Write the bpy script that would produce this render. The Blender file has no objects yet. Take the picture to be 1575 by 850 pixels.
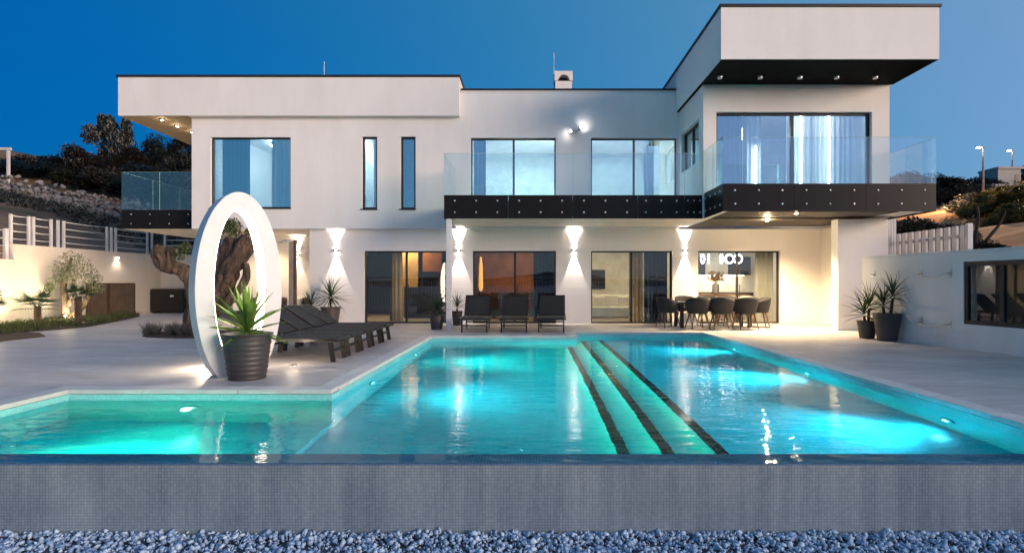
import bpy, math, random
import numpy as np
from mathutils import Vector, Matrix, Quaternion

scene = bpy.context.scene
C = scene.collection
R = math.radians
PI = math.pi

# ------------------------------------------------------------------ camera
cam = bpy.data.cameras.new('camera')
cam_ob = bpy.data.objects.new('camera', cam)
C.objects.link(cam_ob)
cam_ob.location = (0, 0, 1.3)
cam_ob.rotation_euler = (PI / 2, 0, 0)
cam.lens = 19.43
cam.sensor_width = 36
cam.shift_x = -0.01746
cam.shift_y = 0.00635
cam.clip_start = 0.05
cam.clip_end = 6000
scene.camera = cam_ob

# ------------------------------------------------------------------ sky, dusk
SUN_AZ, SUN_EL = 122.0, 3.0          # degrees clockwise from +Y, and above the horizon
sdir = Vector((math.sin(R(SUN_AZ)) * math.cos(R(SUN_EL)), math.cos(R(SUN_AZ)) * math.cos(R(SUN_EL)), math.sin(R(SUN_EL))))
world = bpy.data.worlds.new('World')
scene.world = world
world.use_nodes = True
wn = world.node_tree
bg = wn.nodes['Background']
sky = wn.nodes.new('ShaderNodeTexSky')
sky.sky_type = 'NISHITA'
sky.sun_disc = False
sky.sun_elevation = R(SUN_EL)
sky.sun_rotation = R(SUN_AZ)
sky.ozone_density = 7.0
sky.dust_density = 1.0
sky.air_density = 1.0
SKY_STRENGTH = 0.122


def wmath(op, a, b=None, c=None):
    n = wn.nodes.new('ShaderNodeMath')
    n.operation = op
    for i, v in enumerate((a, b, c)):
        if v is None:
            continue
        if isinstance(v, (int, float)):
            n.inputs[i].default_value = v
        else:
            wn.links.new(v, n.inputs[i])
    return n.outputs[0]


# the broad twilight arch that brightens the sky towards the set sun
tc = wn.nodes.new('ShaderNodeTexCoord')
nrm = wn.nodes.new('ShaderNodeVectorMath'); nrm.operation = 'NORMALIZE'
wn.links.new(tc.outputs['Generated'], nrm.inputs[0])
dot = wn.nodes.new('ShaderNodeVectorMath'); dot.operation = 'DOT_PRODUCT'
wn.links.new(nrm.outputs[0], dot.inputs[0])
dot.inputs[1].default_value = sdir
half = wmath('MULTIPLY_ADD', dot.outputs['Value'], 0.5, 0.5)
half = wmath('MAXIMUM', half, 0.0)
com = wn.nodes.new('ShaderNodeCombineXYZ')
for i_, (k_, p_) in enumerate(((2.5, 2.1), (2.15, 0.75), (2.7, 0.6))):
    wn.links.new(wmath('MULTIPLY', wmath('POWER', half, p_), k_), com.inputs[i_])


def wadd(a, b):
    m = wn.nodes.new('ShaderNodeVectorMath'); m.operation = 'ADD'
    wn.links.new(a, m.inputs[0]); wn.links.new(b, m.inputs[1])
    return m.outputs[0]


arch = com.outputs[0]
total = wadd(sky.outputs[0], arch)
wn.links.new(total, bg.inputs['Color'])
bg.inputs['Strength'].default_value = SKY_STRENGTH

# ------------------------------------------------------------------ afterglow of the sun
sun = bpy.data.lights.new('sun', 'SUN')
sun.energy = 4.1
sun.angle = R(32)
sun.color = (1.0, 0.76, 0.57)
sun_ob = bpy.data.objects.new('sun', sun)
C.objects.link(sun_ob)
sun_ob.rotation_euler = (-sdir).to_track_quat('-Z', 'Y').to_euler()
sun_ob.location = sdir * 60

# ------------------------------------------------------------------ exposure and renderer
vs = scene.view_settings
vs.view_transform = 'Standard'
vs.look = 'None'
vs.exposure = 0.7
vs.gamma = 1.0
vs.use_curve_mapping = False
scene.render.engine = 'CYCLES'
cy = scene.cycles
cy.use_denoising = True
cy.max_bounces = 9
cy.diffuse_bounces = 4
cy.glossy_bounces = 5
cy.transmission_bounces = 6
cy.transparent_max_bounces = 24
cy.sample_clamp_indirect = 25.0
cy.sample_clamp_direct = 0.0
cy.blur_glossy = 0.1
cy.caustics_reflective = False
cy.caustics_refractive = True
cy.use_light_tree = True

# ================================================================== materials
MATS = {}


class NT:
    """small helper round a node tree"""
    def __init__(s, name):
        s.m = bpy.data.materials.new(name)
        s.m.use_nodes = True
        s.t = s.m.node_tree
        s.b = s.t.nodes['Principled BSDF']
        s.out = s.t.nodes['Material Output']
        MATS[name] = s.m

    def n(s, kind, **kw):
        x = s.t.nodes.new('ShaderNode' + kind)
        for k, v in kw.items():
            setattr(x, k, v)
        return x

    def l(s, a, b):
        s.t.links.new(a, b)

    def pos(s):
        return s.n('NewGeometry').outputs['Position']

    def obj(s):
        return s.n('TexCoord').outputs['Object']

    def mapped(s, vec, scale=(1, 1, 1), rot=(0, 0, 0)):
        m = s.n('Mapping')
        m.inputs['Scale'].default_value = scale
        m.inputs['Rotation'].default_value = rot
        s.l(vec, m.inputs['Vector'])
        return m.outputs[0]

    def noise(s, vec, scale, detail=4, rough=0.55):
        x = s.n('TexNoise')
        x.inputs['Scale'].default_value = scale
        x.inputs['Detail'].default_value = detail
        x.inputs['Roughness'].default_value = rough
        s.l(vec, x.inputs['Vector'])
        return x.outputs['Fac']

    def ramp(s, fac, c0, c1, p0=0.3, p1=0.7):
        r = s.n('ValToRGB')
        r.color_ramp.elements[0].position = p0
        r.color_ramp.elements[1].position = p1
        r.color_ramp.elements[0].color = (*c0, 1)
        r.color_ramp.elements[1].color = (*c1, 1)
        s.l(fac, r.inputs[0])
        return r.outputs[0]

    def mix(s, fac, a, b, blend='MIX'):
        x = s.n('Mix', data_type='RGBA', blend_type=blend)
        for v, i in ((fac, 0), (a, 6), (b, 7)):
            if isinstance(v, (int, float)):
                x.inputs[i].default_value = v
            elif isinstance(v, tuple):
                x.inputs[i].default_value = (*v, 1)
            else:
                s.l(v, x.inputs[i])
        return x.outputs[2]

    def bump(s, height, strength=0.3, dist=0.01, prev=None):
        x = s.n('Bump')
        x.inputs['Strength'].default_value = strength
        x.inputs['Distance'].default_value = dist
        s.l(height, x.inputs['Height'])
        if prev is not None:
            s.l(prev, x.inputs['Normal'])
        return x.outputs[0]

    def set(s, color=None, rough=None, metal=None, normal=None, spec=None):
        b = s.b.inputs
        if color is not None:
            if isinstance(color, tuple):
                b['Base Color'].default_value = (*color, 1)
            else:
                s.l(color, b['Base Color'])
        if rough is not None:
            if isinstance(rough, (int, float)):
                b['Roughness'].default_value = rough
            else:
                s.l(rough, b['Roughness'])
        if metal is not None:
            b['Metallic'].default_value = metal
        if spec is not None:
            b['Specular IOR Level'].default_value = spec
        if normal is not None:
            s.l(normal, b['Normal'])
        return s.m


def plain(name, col, rough=0.6, metal=0.0, vary=0.12, vscale=3.0, bscale=60.0, bump=0.15, bdist=0.004, world_pos=True, spec=None):
    m = NT(name)
    v = m.pos() if world_pos else m.obj()
    lo = tuple(c * (1 - vary) for c in col)
    hi = tuple(min(1, c * (1 + vary)) for c in col)
    c = m.ramp(m.noise(v, vscale, 5), lo, hi)
    nb = m.bump(m.noise(v, bscale, 3), bump, bdist)
    return m.set(c, rough, metal, nb, spec)


def emit(name, col, k):
    m = NT(name)
    m.b.inputs['Base Color'].default_value = (*col, 1)
    m.b.inputs['Emission Color'].default_value = (*col, 1)
    m.b.inputs['Emission Strength'].default_value = k
    return m.m


def stucco(name, col, streak=0.10, board=0.0):
    m = NT(name)
    p = m.pos()
    big = m.noise(m.mapped(p, (0.5, 0.5, 0.22)), 1.1, 6, 0.6)
    drip = m.noise(m.mapped(p, (2.2, 2.2, 0.5)), 1.0, 5, 0.6)
    c = m.ramp(big, tuple(x * (1 - streak) for x in col), col, 0.28, 0.68)
    c2 = m.ramp(drip, tuple(x * (1 - streak * 0.5) for x in (1, 1, 0.98)), (1, 1, 1), 0.25, 0.6)
    c = m.mix(1.0, c, c2, 'MULTIPLY')
    nb = m.bump(m.noise(p, 190, 3), 0.22, 0.004)
    nb = m.bump(m.noise(p, 7, 3), 0.10, 0.01, nb)
    if board:
        w = m.n('TexWave', wave_type='BANDS', bands_direction='Z', wave_profile='SAW')
        w.inputs['Scale'].default_value = board
        w.inputs['Distortion'].default_value = 0.15
        m.l(p, w.inputs['Vector'])
        e = m.n('MapRange'); e.inputs['From Min'].default_value = 0.93; e.inputs['From Max'].default_value = 1.0
        m.l(w.outputs['Fac'], e.inputs['Value'])
        inv = m.n('Math', operation='SUBTRACT'); inv.inputs[0].default_value = 1.0
        m.l(e.outputs[0], inv.inputs[1])
        nb = m.bump(inv.outputs[0], 0.5, 0.004, nb)
    return m.set(c, 0.82, 0, nb)


def mosaic(name, axes, c1, c2, grout, size=0.026, rough=0.25, gap=0.09, drip=False):
    """square glass mosaic; axes = the two world axes of the sheet"""
    m = NT(name)
    sep = m.n('SeparateXYZ'); m.l(m.pos(), sep.inputs[0])
    com = m.n('CombineXYZ')
    m.l(sep.outputs[axes[0]], com.inputs[0]); m.l(sep.outputs[axes[1]], com.inputs[1])
    b = m.n('TexBrick')
    b.offset = 0.0; b.squash = 1.0
    b.inputs['Scale'].default_value = 1.0 / size
    b.inputs['Brick Width'].default_value = 1.0
    b.inputs['Row Height'].default_value = 1.0
    b.inputs['Mortar Size'].default_value = gap
    b.inputs['Mortar Smooth'].default_value = 0.3
    b.inputs['Bias'].default_value = 0.0
    b.inputs['Color1'].default_value = (*c1, 1)
    b.inputs['Color2'].default_value = (*c2, 1)
    b.inputs['Mortar'].default_value = (*grout, 1)
    m.l(com.outputs[0], b.inputs['Vector'])
    stain = m.ramp(m.noise(m.mapped(m.pos(), (0.8, 0.8, 0.8)), 2.2, 5, 0.6), (0.80, 0.80, 0.82), (1.08, 1.06, 1.03), 0.3, 0.72)
    c = m.mix(1.0, b.outputs['Color'], stain, 'MULTIPLY')
    if drip:
        d = m.noise(m.mapped(m.pos(), (7.0, 7.0, 0.45)), 1.0, 6, 0.65)
        c = m.mix(1.0, c, m.ramp(d, (0.80, 0.81, 0.83), (1.16, 1.13, 1.08), 0.32, 0.7), 'MULTIPLY')
        rr = m.n('MapRange'); rr.inputs['To Min'].default_value = 0.10; rr.inputs['To Max'].default_value = 0.5
        m.l(d, rr.inputs['Value'])
        rough = rr.outputs[0]
    inv = m.n('Math', operation='SUBTRACT'); inv.inputs[0].default_value = 1.0
    m.l(b.outputs['Fac'], inv.inputs[1])
    nb = m.bump(inv.outputs[0], 0.5, 0.002)
    return m.set(c, rough, 0, nb)


def thin_glass(name, f0, tint, rough=0.0, mirror=(1, 1, 1)):
    """pane: see-through tint with mirror reflection by Schlick's law"""
    m = NT(name)
    m.t.nodes.remove(m.b)
    tr = m.n('BsdfTransparent'); tr.inputs[0].default_value = (*tint, 1)
    gl = m.n('BsdfGlossy'); gl.inputs['Roughness'].default_value = rough
    gl.inputs['Color'].default_value = (*mirror, 1)
    lw = m.n('LayerWeight'); lw.inputs['Blend'].default_value = 0.5
    pw = m.n('Math', operation='POWER'); m.l(lw.outputs['Facing'], pw.inputs[0]); pw.inputs[1].default_value = 5.0
    ml = m.n('Math', operation='MULTIPLY_ADD'); m.l(pw.outputs[0], ml.inputs[0]); ml.inputs[1].default_value = 1 - f0; ml.inputs[2].default_value = f0
    f = ml.outputs[0]
    wav = m.bump(m.noise(m.pos(), 1.3, 2), 0.018, 0.05)
    m.l(wav, gl.inputs['Normal'])
    mx = m.n('MixShader')
    m.l(f, mx.inputs[0]); m.l(tr.outputs[0], mx.inputs[1]); m.l(gl.outputs[0], mx.inputs[2])
    m.l(mx.outputs[0], m.out.inputs['Surface'])
    return m.m


def leaf_mat(name, c0, c1, scale=2.5, trans=0.35):
    m = NT(name)
    c = m.ramp(m.noise(m.pos(), scale, 4), c0, c1, 0.3, 0.7)
    m.set(c, 0.5)
    tl = m.n('BsdfTranslucent'); m.l(c, tl.inputs[0])
    mx = m.n('MixShader'); mx.inputs[0].default_value = trans
    m.l(m.b.outputs[0], mx.inputs[1]); m.l(tl.outputs[0], mx.inputs[2])
    m.l(mx.outputs[0], m.out.inputs['Surface'])
    return m.m


WHITE = stucco('white_stucco', (0.80, 0.78, 0.765), 0.11)
WHITE_G = stucco('white_stucco_boarded', (0.80, 0.76, 0.73), 0.09, board=0.52)
CREAM = stucco('cream_concrete', (0.62, 0.56, 0.50), 0.14, board=0.33)
WALL_R = stucco('white_render_rough', (0.74, 0.73, 0.73), 0.13)
SOFFIT = plain('pale_soffit', (0.72, 0.66, 0.58), 0.8)
DARKSOFFIT = plain('dark_soffit', (0.006, 0.006, 0.006), 0.8, spec=0.1)
BLACK = plain('black_metal', (0.012, 0.012, 0.014), 0.4, 0.0, bump=0.05)
FASCIA = plain('black_fascia', (0.010, 0.009, 0.010), 0.34, 0.0, bump=0.03, bscale=8, spec=0.15)
STEEL = plain('brushed_steel', (0.62, 0.62, 0.63), 0.28, 1.0, bump=0.05)
WHITE_METAL = plain('white_metal', (0.56, 0.55, 0.56), 0.45, 0.0, vary=0.08)
SLING = plain('charcoal_sling', (0.010, 0.011, 0.013), 0.75, bscale=400, bump=0.35)
BRONZE = plain('dark_bronze_frame', (0.020, 0.018, 0.017), 0.42, 0.3)
POT = plain('brown_black_pot', (0.040, 0.036, 0.038), 0.48, bump=0.2, bscale=120)
POT_B = plain('brown_pot', (0.060, 0.045, 0.042), 0.5, bump=0.2, bscale=120)
SOIL = plain('dark_soil', (0.045, 0.032, 0.022), 0.95, vary=0.4, vscale=20, bscale=40, bump=0.8, bdist=0.03)
GLASS_W = thin_glass('window_glass', 0.36, (0.84, 0.94, 0.96), mirror=(0.66, 0.93, 1.0))
GLASS_G = thin_glass('ground_window_glass', 0.055, (0.90, 0.92, 0.91))
GLASS_B = thin_glass('balcony_glass', 0.085, (0.91, 0.965, 0.965))
GLASS_EDGE = plain('green_glass_edge', (0.30, 0.52, 0.50), 0.2)
CURTAIN = plain('white_curtain', (0.80, 0.80, 0.82), 0.9, vary=0.06)
DRAPE_REFLECT = plain('drape_and_reflection_dark', (0.02, 0.035, 0.06), 0.9, vary=0.1)  # dark drapes, and sheets standing in for panes that mirror the sky
CURTAIN_G = plain('grey_screen', (0.30, 0.29, 0.26), 0.9, vary=0.1)
INT_WHITE = plain('interior_white', (0.78, 0.76, 0.72), 0.85)
INT_WARM = plain('interior_ochre', (0.46, 0.30, 0.13), 0.7)
INT_FLOOR = plain('interior_floor', (0.42, 0.38, 0.33), 0.35)
WOOD_O = plain('orange_wood', (0.36, 0.14, 0.045), 0.45, vary=0.3, vscale=2)
WOOD_D = plain('dark_wood', (0.075, 0.045, 0.028), 0.5, vary=0.3)
WOOD_T = plain('teak_leg', (0.20, 0.095, 0.045), 0.5, vary=0.3)
ROPE = plain('charcoal_rope', (0.030, 0.028, 0.028), 0.85, bscale=160, bump=0.8, bdist=0.01, world_pos=False)
NAVY = plain('navy_cabinet', (0.035, 0.05, 0.085), 0.4)
SOFA_W = plain('white_fabric', (0.74, 0.71, 0.66), 0.9)
SOFA_D = plain('brown_fabric', (0.10, 0.065, 0.045), 0.9)
RING_W = plain('white_paint_sculpture', (0.62, 0.63, 0.645), 0.5, vary=0.04, bump=0.08)
GATE = plain('bronze_slat', (0.105, 0.075, 0.055), 0.5, vary=0.2)
CONC = stucco('grey_concrete_hut', (0.42, 0.40, 0.38), 0.2)
EM_WARM = emit('warm_lamp', (1.0, 0.78, 0.50), 30.0)
EM_WHITE = emit('white_lamp', (1.0, 0.93, 0.82), 30.0)
EM_ROOM = emit('room_light_bar', (0.84, 0.95, 1.0), 190.0)
EM_COOL = emit('cool_lamp', (0.85, 0.95, 1.0), 14.0)
YUCCA = leaf_mat('yucca_leaf', (0.05, 0.12, 0.018), (0.17, 0.28, 0.05), 6, 0.45)
YUCCA_D = leaf_mat('yucca_leaf_dark', (0.020, 0.040, 0.018), (0.055, 0.085, 0.035), 6)
PALM = leaf_mat('palm_leaf', (0.020, 0.055, 0.022), (0.05, 0.10, 0.04), 5)
OLIVE = leaf_mat('olive_leaf', (0.10, 0.115, 0.060), (0.21, 0.22, 0.13), 4)
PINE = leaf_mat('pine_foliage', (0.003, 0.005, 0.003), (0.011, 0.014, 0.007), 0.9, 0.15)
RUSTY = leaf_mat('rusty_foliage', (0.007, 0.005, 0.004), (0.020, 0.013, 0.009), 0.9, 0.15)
BUSH = leaf_mat('yellow_green_bush', (0.035, 0.042, 0.012), (0.11, 0.10, 0.032), 0.8, 0.3)
COVER = leaf_mat('ground_cover_leaf', (0.030, 0.045, 0.014), (0.10, 0.12, 0.040), 3)
LAVENDER = leaf_mat('lavender_leaf', (0.050, 0.055, 0.045), (0.12, 0.12, 0.11), 6)
DRYFLOWER = leaf_mat('dried_flower', (0.36, 0.20, 0.08), (0.60, 0.42, 0.22), 6)
BARK_H = plain('dark_bark', (0.035, 0.025, 0.020), 0.9, vary=0.4, bscale=20, bump=0.8, bdist=0.03)


def _bark():
    m = NT('olive_bark')
    v = m.obj()
    warp = m.noise(v, 1.6, 3)
    s = m.mapped(v, (7.0, 7.0, 1.1))
    off = m.n('VectorMath', operation='ADD'); m.l(s, off.inputs[0])
    sc_ = m.n('VectorMath', operation='SCALE'); sc_.inputs[0].default_value = (2.5, 2.5, 1.0); m.l(warp, sc_.inputs['Scale'])
    m.l(sc_.outputs[0], off.inputs[1])
    a = m.noise(off.outputs[0], 1.7, 9, 0.72)
    f = m.noise(v, 34, 5, 0.7)
    c = m.ramp(a, (0.022, 0.015, 0.011), (0.27, 0.18, 0.125), 0.36, 0.66)
    c = m.mix(1.0, c, m.ramp(f, (0.62, 0.60, 0.58), (1.15, 1.12, 1.08)), 'MULTIPLY')
    nb = m.bump(a, 1.0, 0.16)
    nb = m.bump(f, 0.5, 0.02, nb)
    return m.set(c, 0.92, 0, nb)


BARK = _bark()


def _terrace():
    m = NT('trowelled_concrete')
    p = m.pos()
    sw = m.noise(m.mapped(p, (0.35, 1.1, 1.0), (0, 0, 0.25)), 1.5, 7, 0.62)
    fine = m.noise(m.mapped(p, (1.0, 5.0, 1.0), (0, 0, 0.1)), 2.4, 6, 0.6)
    c = m.ramp(sw, (0.42, 0.385, 0.37), (0.64, 0.60, 0.585), 0.28, 0.70)
    c2 = m.ramp(fine, (0.70, 0.69, 0.69), (1.08, 1.07, 1.07), 0.3, 0.7)
    c = m.mix(1.0, c, c2, 'MULTIPLY')
    r = m.n('MapRange'); r.inputs['To Min'].default_value = 0.38; r.inputs['To Max'].default_value = 0.65
    m.l(fine, r.inputs['Value'])
    nb = m.bump(m.noise(p, 80, 4), 0.25, 0.004)
    nb = m.bump(sw, 0.12, 0.03, nb)
    return m.set(c, r.outputs[0], 0, nb)


TERRACE = _terrace()
COPING = plain('coping_stone', (0.60, 0.58, 0.55), 0.6, vary=0.10, vscale=4)
MOS_FRONT = mosaic('mosaic_front', (0, 2), (0.235, 0.310, 0.365), (0.305, 0.380, 0.435), (0.15, 0.205, 0.25), size=0.0235, drip=True)
MOS_XZ = mosaic('pool_mosaic_xz', (0, 2), (0.24, 0.70, 0.70), (0.34, 0.78, 0.76), (0.22, 0.60, 0.62))
MOS_YZ = mosaic('pool_mosaic_yz', (1, 2), (0.24, 0.70, 0.70), (0.34, 0.78, 0.76), (0.22, 0.60, 0.62))
MOS_XY = mosaic('pool_mosaic_xy', (0, 1), (0.05, 0.62, 0.70), (0.09, 0.70, 0.76), (0.05, 0.54, 0.62))
MOS_DARK = mosaic('step_edge_mosaic', (0, 1), (0.012, 0.022, 0.026), (0.022, 0.035, 0.04), (0.015, 0.02, 0.022))
MOS_LEDGE = mosaic('ledge_mosaic', (0, 1), (0.15, 0.26, 0.40), (0.20, 0.32, 0.46), (0.11, 0.19, 0.30))


def _water():
    """clear water: refraction, with the softened surface reflection of a polarised view"""
    m = NT('pool_water')
    m.t.nodes.remove(m.b)
    p = m.pos()
    a = m.noise(m.mapped(p, (0.50, 1.0, 1.0), (0, 0, 0.12)), 6.0, 3, 0.55)
    d = m.noise(m.mapped(p, (0.7, 1.0, 1.0), (0, 0, -0.3)), 1.5, 2, 0.5)
    nb = m.bump(a, 0.36, 0.016)
    nb = m.bump(d, 0.25, 0.05, nb)
    rf = m.n('BsdfRefraction'); rf.inputs['IOR'].default_value = 1.333; rf.inputs['Roughness'].default_value = 0.0
    rf.inputs['Color'].default_value = (0.55, 0.97, 0.99, 1)
    gl = m.n('BsdfGlossy'); gl.inputs['Roughness'].default_value = 0.0; gl.inputs['Color'].default_value = (1, 1, 1, 1)
    nb2 = m.bump(m.noise(m.mapped(p, (0.35, 1.0, 1.0), (0, 0, 0.12)), 7.0, 2, 0.5), 0.40, 0.016, nb)
    m.l(nb, rf.inputs['Normal']); m.l(nb2, gl.inputs['Normal'])
    lw = m.n('LayerWeight'); lw.inputs['Blend'].default_value = 0.5
    pw = m.n('Math', operation='POWER'); m.l(lw.outputs['Facing'], pw.inputs[0]); pw.inputs[1].default_value = 5.0
    ml = m.n('Math', operation='MULTIPLY_ADD'); m.l(pw.outputs[0], ml.inputs[0]); ml.inputs[1].default_value = 0.52; ml.inputs[2].default_value = 0.012
    mx = m.n('MixShader')
    m.l(ml.outputs[0], mx.inputs[0]); m.l(rf.outputs[0], mx.inputs[1]); m.l(gl.outputs[0], mx.inputs[2])
    m.l(mx.outputs[0], m.out.inputs['Surface'])
    return m.m


WATER = _water()
SEA = plain('sea_water', (0.01, 0.02, 0.035), 0.15, bscale=0.3, bump=0.4, bdist=0.3)


def _terrain():
    m = NT('hill_ground')
    p = m.pos()
    a = m.noise(p, 0.35, 8, 0.65)
    c = m.ramp(a, (0.10, 0.062, 0.038), (0.26, 0.165, 0.10), 0.3, 0.7)
    g = m.noise(p, 0.12, 5, 0.6)
    f = m.n('MapRange'); f.inputs['From Min'].default_value = 0.50; f.inputs['From Max'].default_value = 0.60
    m.l(g, f.inputs['Value'])
    c = m.mix(f.outputs[0], c, (0.055, 0.052, 0.025))
    nb = m.bump(m.noise(p, 3.0, 8, 0.7), 0.8, 0.15)
    return m.set(c, 0.95, 0, nb)


TERRAIN = _terrain()
PATH = plain('orange_dirt', (0.46, 0.21, 0.085), 0.95, vary=0.3, vscale=0.8, bscale=6, bump=0.7, bdist=0.06)
GRAVEL = NT('white_gravel')
_c = GRAVEL.n('NewGeometry')
_r = GRAVEL.ramp(_c.outputs['Random Per Island'], (0.27, 0.42, 0.64), (0.68, 0.85, 0.99), 0.0, 1.0)
_n = GRAVEL.ramp(GRAVEL.noise(_c.outputs['Position'], 55, 4), (0.70, 0.70, 0.72), (1.0, 1.0, 1.0))
GRAVEL.set(GRAVEL.mix(1.0, _r, _n, 'MULTIPLY'), 0.8, 0, GRAVEL.bump(GRAVEL.noise(_c.outputs['Position'], 120, 4), 0.4, 0.004))
GRAVEL = GRAVEL.m
GRAVEL_BED = plain('gravel_bed', (0.10, 0.11, 0.13), 0.9, bscale=60, bump=0.8, bdist=0.02)
STONE = NT('field_stone')
_o = STONE.n('ObjectInfo')
_v = STONE.n('NewGeometry')
_r = STONE.ramp(_o.outputs['Random'], (0.12, 0.115, 0.11), (0.30, 0.28, 0.27), 0.0, 1.0)
_n = STONE.ramp(STONE.noise(_v.outputs['Position'], 4, 6), (0.55, 0.55, 0.55), (1.05, 1.05, 1.05))
STONE.set(STONE.mix(1.0, _r, _n, 'MULTIPLY'), 0.95, 0, STONE.bump(STONE.noise(_v.outputs['Position'], 9, 6), 0.6, 0.05))
STONE = STONE.m


# ================================================================== mesh helpers
class MB:
    """collects shapes and links them as one mesh object"""
    def __init__(s):
        s.v = []
        s.f = []

    def add(s, vs, fs):
        o = len(s.v)
        s.v.extend([tuple(p) for p in vs])
        s.f.extend([tuple(i + o for i in f) for f in fs])
        return s

    def box(s, x0, x1, y0, y1, z0, z1):
        return s.add([(x0, y0, z0), (x1, y0, z0), (x1, y1, z0), (x0, y1, z0), (x0, y0, z1), (x1, y0, z1), (x1, y1, z1), (x0, y1, z1)],
                     [(0, 3, 2, 1), (4, 5, 6, 7), (0, 1, 5, 4), (1, 2, 6, 5), (2, 3, 7, 6), (3, 0, 4, 7)])

    def bar(s, a, b, w, h, up=(0, 0, 1)):
        """rectangular bar from a to b: w across, h along up"""
        a, b = Vector(a), Vector(b)
        d = (b - a).normalized()
        u = Vector(up)
        if abs(d.dot(u)) > 0.98:
            u = Vector((0, 1, 0))
        sx = d.cross(u).normalized() * (w / 2)
        u = sx.cross(d).normalized() * (h / 2)
        vs = [p + i * sx + j * u for p in (a, b) for i, j in ((-1, -1), (1, -1), (1, 1), (-1, 1))]
        return s.add(vs, [(0, 1, 2, 3), (7, 6, 5, 4), (0, 4, 5, 1), (1, 5, 6, 2), (2, 6, 7, 3), (3, 7, 4, 0)])

    def tube(s, pts, radii, n=8, cap=True, wob=0.0, rng=None):
        pts = [Vector(p) for p in pts]
        if not isinstance(radii, (list, tuple)):
            radii = [radii] * len(pts)
        o = len(s.v)
        ref = None
        for i, p in enumerate(pts):
            d = (pts[min(i + 1, len(pts) - 1)] - pts[max(i - 1, 0)]).normalized()
            if ref is None:
                ref = d.orthogonal().normalized()
            ref = (ref - d * ref.dot(d)).normalized()
            q = d.cross(ref)
            for k in range(n):
                a = 2 * PI * k / n
                r = radii[i] * (1 + (rng.uniform(-wob, wob) if rng else 0))
                s.v.append(tuple(p + ref * math.cos(a) * r + q * math.sin(a) * r))
        for i in range(len(pts) - 1):
            for k in range(n):
                s.f.append((o + i * n + k, o + i * n + (k + 1) % n, o + (i + 1) * n + (k + 1) % n, o + (i + 1) * n + k))
        if cap:
            s.f.append(tuple(o + k for k in reversed(range(n))))
            s.f.append(tuple(o + (len(pts) - 1) * n + k for k in range(n)))
        return s

    def lathe(s, prof, n=24, c=(0, 0, 0)):
        """profile of (r, z) turned round z"""
        o = len(s.v)
        for r, z in prof:
            for k in range(n):
                a = 2 * PI * k / n
                s.v.append((c[0] + r * math.cos(a), c[1] + r * math.sin(a), c[2] + z))
        for i in range(len(prof) - 1):
            for k in range(n):
                s.f.append((o + i * n + k, o + i * n + (k + 1) % n, o + (i + 1) * n + (k + 1) % n, o + (i + 1) * n + k))
        s.f.append(tuple(o + k for k in reversed(range(n))))
        s.f.append(tuple(o + (len(prof) - 1) * n + k for k in range(n)))
        return s

    def grid(s, us, ws, filled, put):
        """sheet of cells with holes, extruded: put(u, w, t) -> point for t = 0 (front) or 1 (back)"""
        nu, nw = len(us), len(ws)
        ids = {}

        def vid(i, j, t):
            k = (i, j, t)
            if k not in ids:
                ids[k] = len(s.v)
                s.v.append(tuple(put(us[i], ws[j], t)))
            return ids[k]

        F = [[filled((us[i] + us[i + 1]) / 2, (ws[j] + ws[j + 1]) / 2) for j in range(nw - 1)] for i in range(nu - 1)]
        def on(i, j):
            return 0 <= i < nu - 1 and 0 <= j < nw - 1 and F[i][j]
        for i in range(nu - 1):
            for j in range(nw - 1):
                if not F[i][j]:
                    continue
                s.f.append((vid(i, j, 0), vid(i + 1, j, 0), vid(i + 1, j + 1, 0), vid(i, j + 1, 0)))
                s.f.append((vid(i, j, 1), vid(i, j + 1, 1), vid(i + 1, j + 1, 1), vid(i + 1, j, 1)))
                if not on(i - 1, j): s.f.append((vid(i, j, 0), vid(i, j + 1, 0), vid(i, j + 1, 1), vid(i, j, 1)))
                if not on(i + 1, j): s.f.append((vid(i + 1, j, 0), vid(i + 1, j, 1), vid(i + 1, j + 1, 1), vid(i + 1, j + 1, 0)))
                if not on(i, j - 1): s.f.append((vid(i, j, 0), vid(i, j, 1), vid(i + 1, j, 1), vid(i + 1, j, 0)))
                if not on(i, j + 1): s.f.append((vid(i, j + 1, 0), vid(i + 1, j + 1, 0), vid(i + 1, j + 1, 1), vid(i, j + 1, 1)))
        return s

    def wall(s, u0, u1, z0, z1, holes, put):
        us = sorted({u0, u1, *[h[0] for h in holes], *[h[1] for h in holes]})
        zs = sorted({z0, z1, *[h[2] for h in holes], *[h[3] for h in holes]})
        return s.grid(us, zs, lambda u, z: not any(h[0] < u < h[1] and h[2] < z < h[3] for h in holes), put)

    def mesh(s, name, smooth=False):
        me = bpy.data.meshes.new(name)
        me.from_pydata(s.v, [], s.f)
        me.update()
        if smooth:
            me.polygons.foreach_set('use_smooth', [True] * len(me.polygons))
        return me

    def build(s, name, mat, parent=None, world=False, smooth=False, bevel=0.0, kind=None):
        return link(name, s.mesh(name, smooth), mat, parent, world, bevel, kind)


def link(name, me, mat, parent=None, world=False, bevel=0.0, kind=None):
    if mat is not None and not me.materials:
        me.materials.append(mat)
    o = bpy.data.objects.new(name, me)
    C.objects.link(o)
    if parent is not None:
        o.parent = parent
        if world:
            m = parent.matrix_basis.copy()
            p = parent.parent
            while p is not None:
                m = p.matrix_basis @ p_inv(parent) @ m
                parent, p = p, p.parent
            o.matrix_parent_inverse = m.inverted()
    if bevel:
        b = o.modifiers.new('bevel', 'BEVEL')
        b.width = bevel; b.segments = 2; b.limit_method = 'ANGLE'
    if kind:
        o['kind'] = kind
    return o


def p_inv(o):
    return o.matrix_parent_inverse


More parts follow.
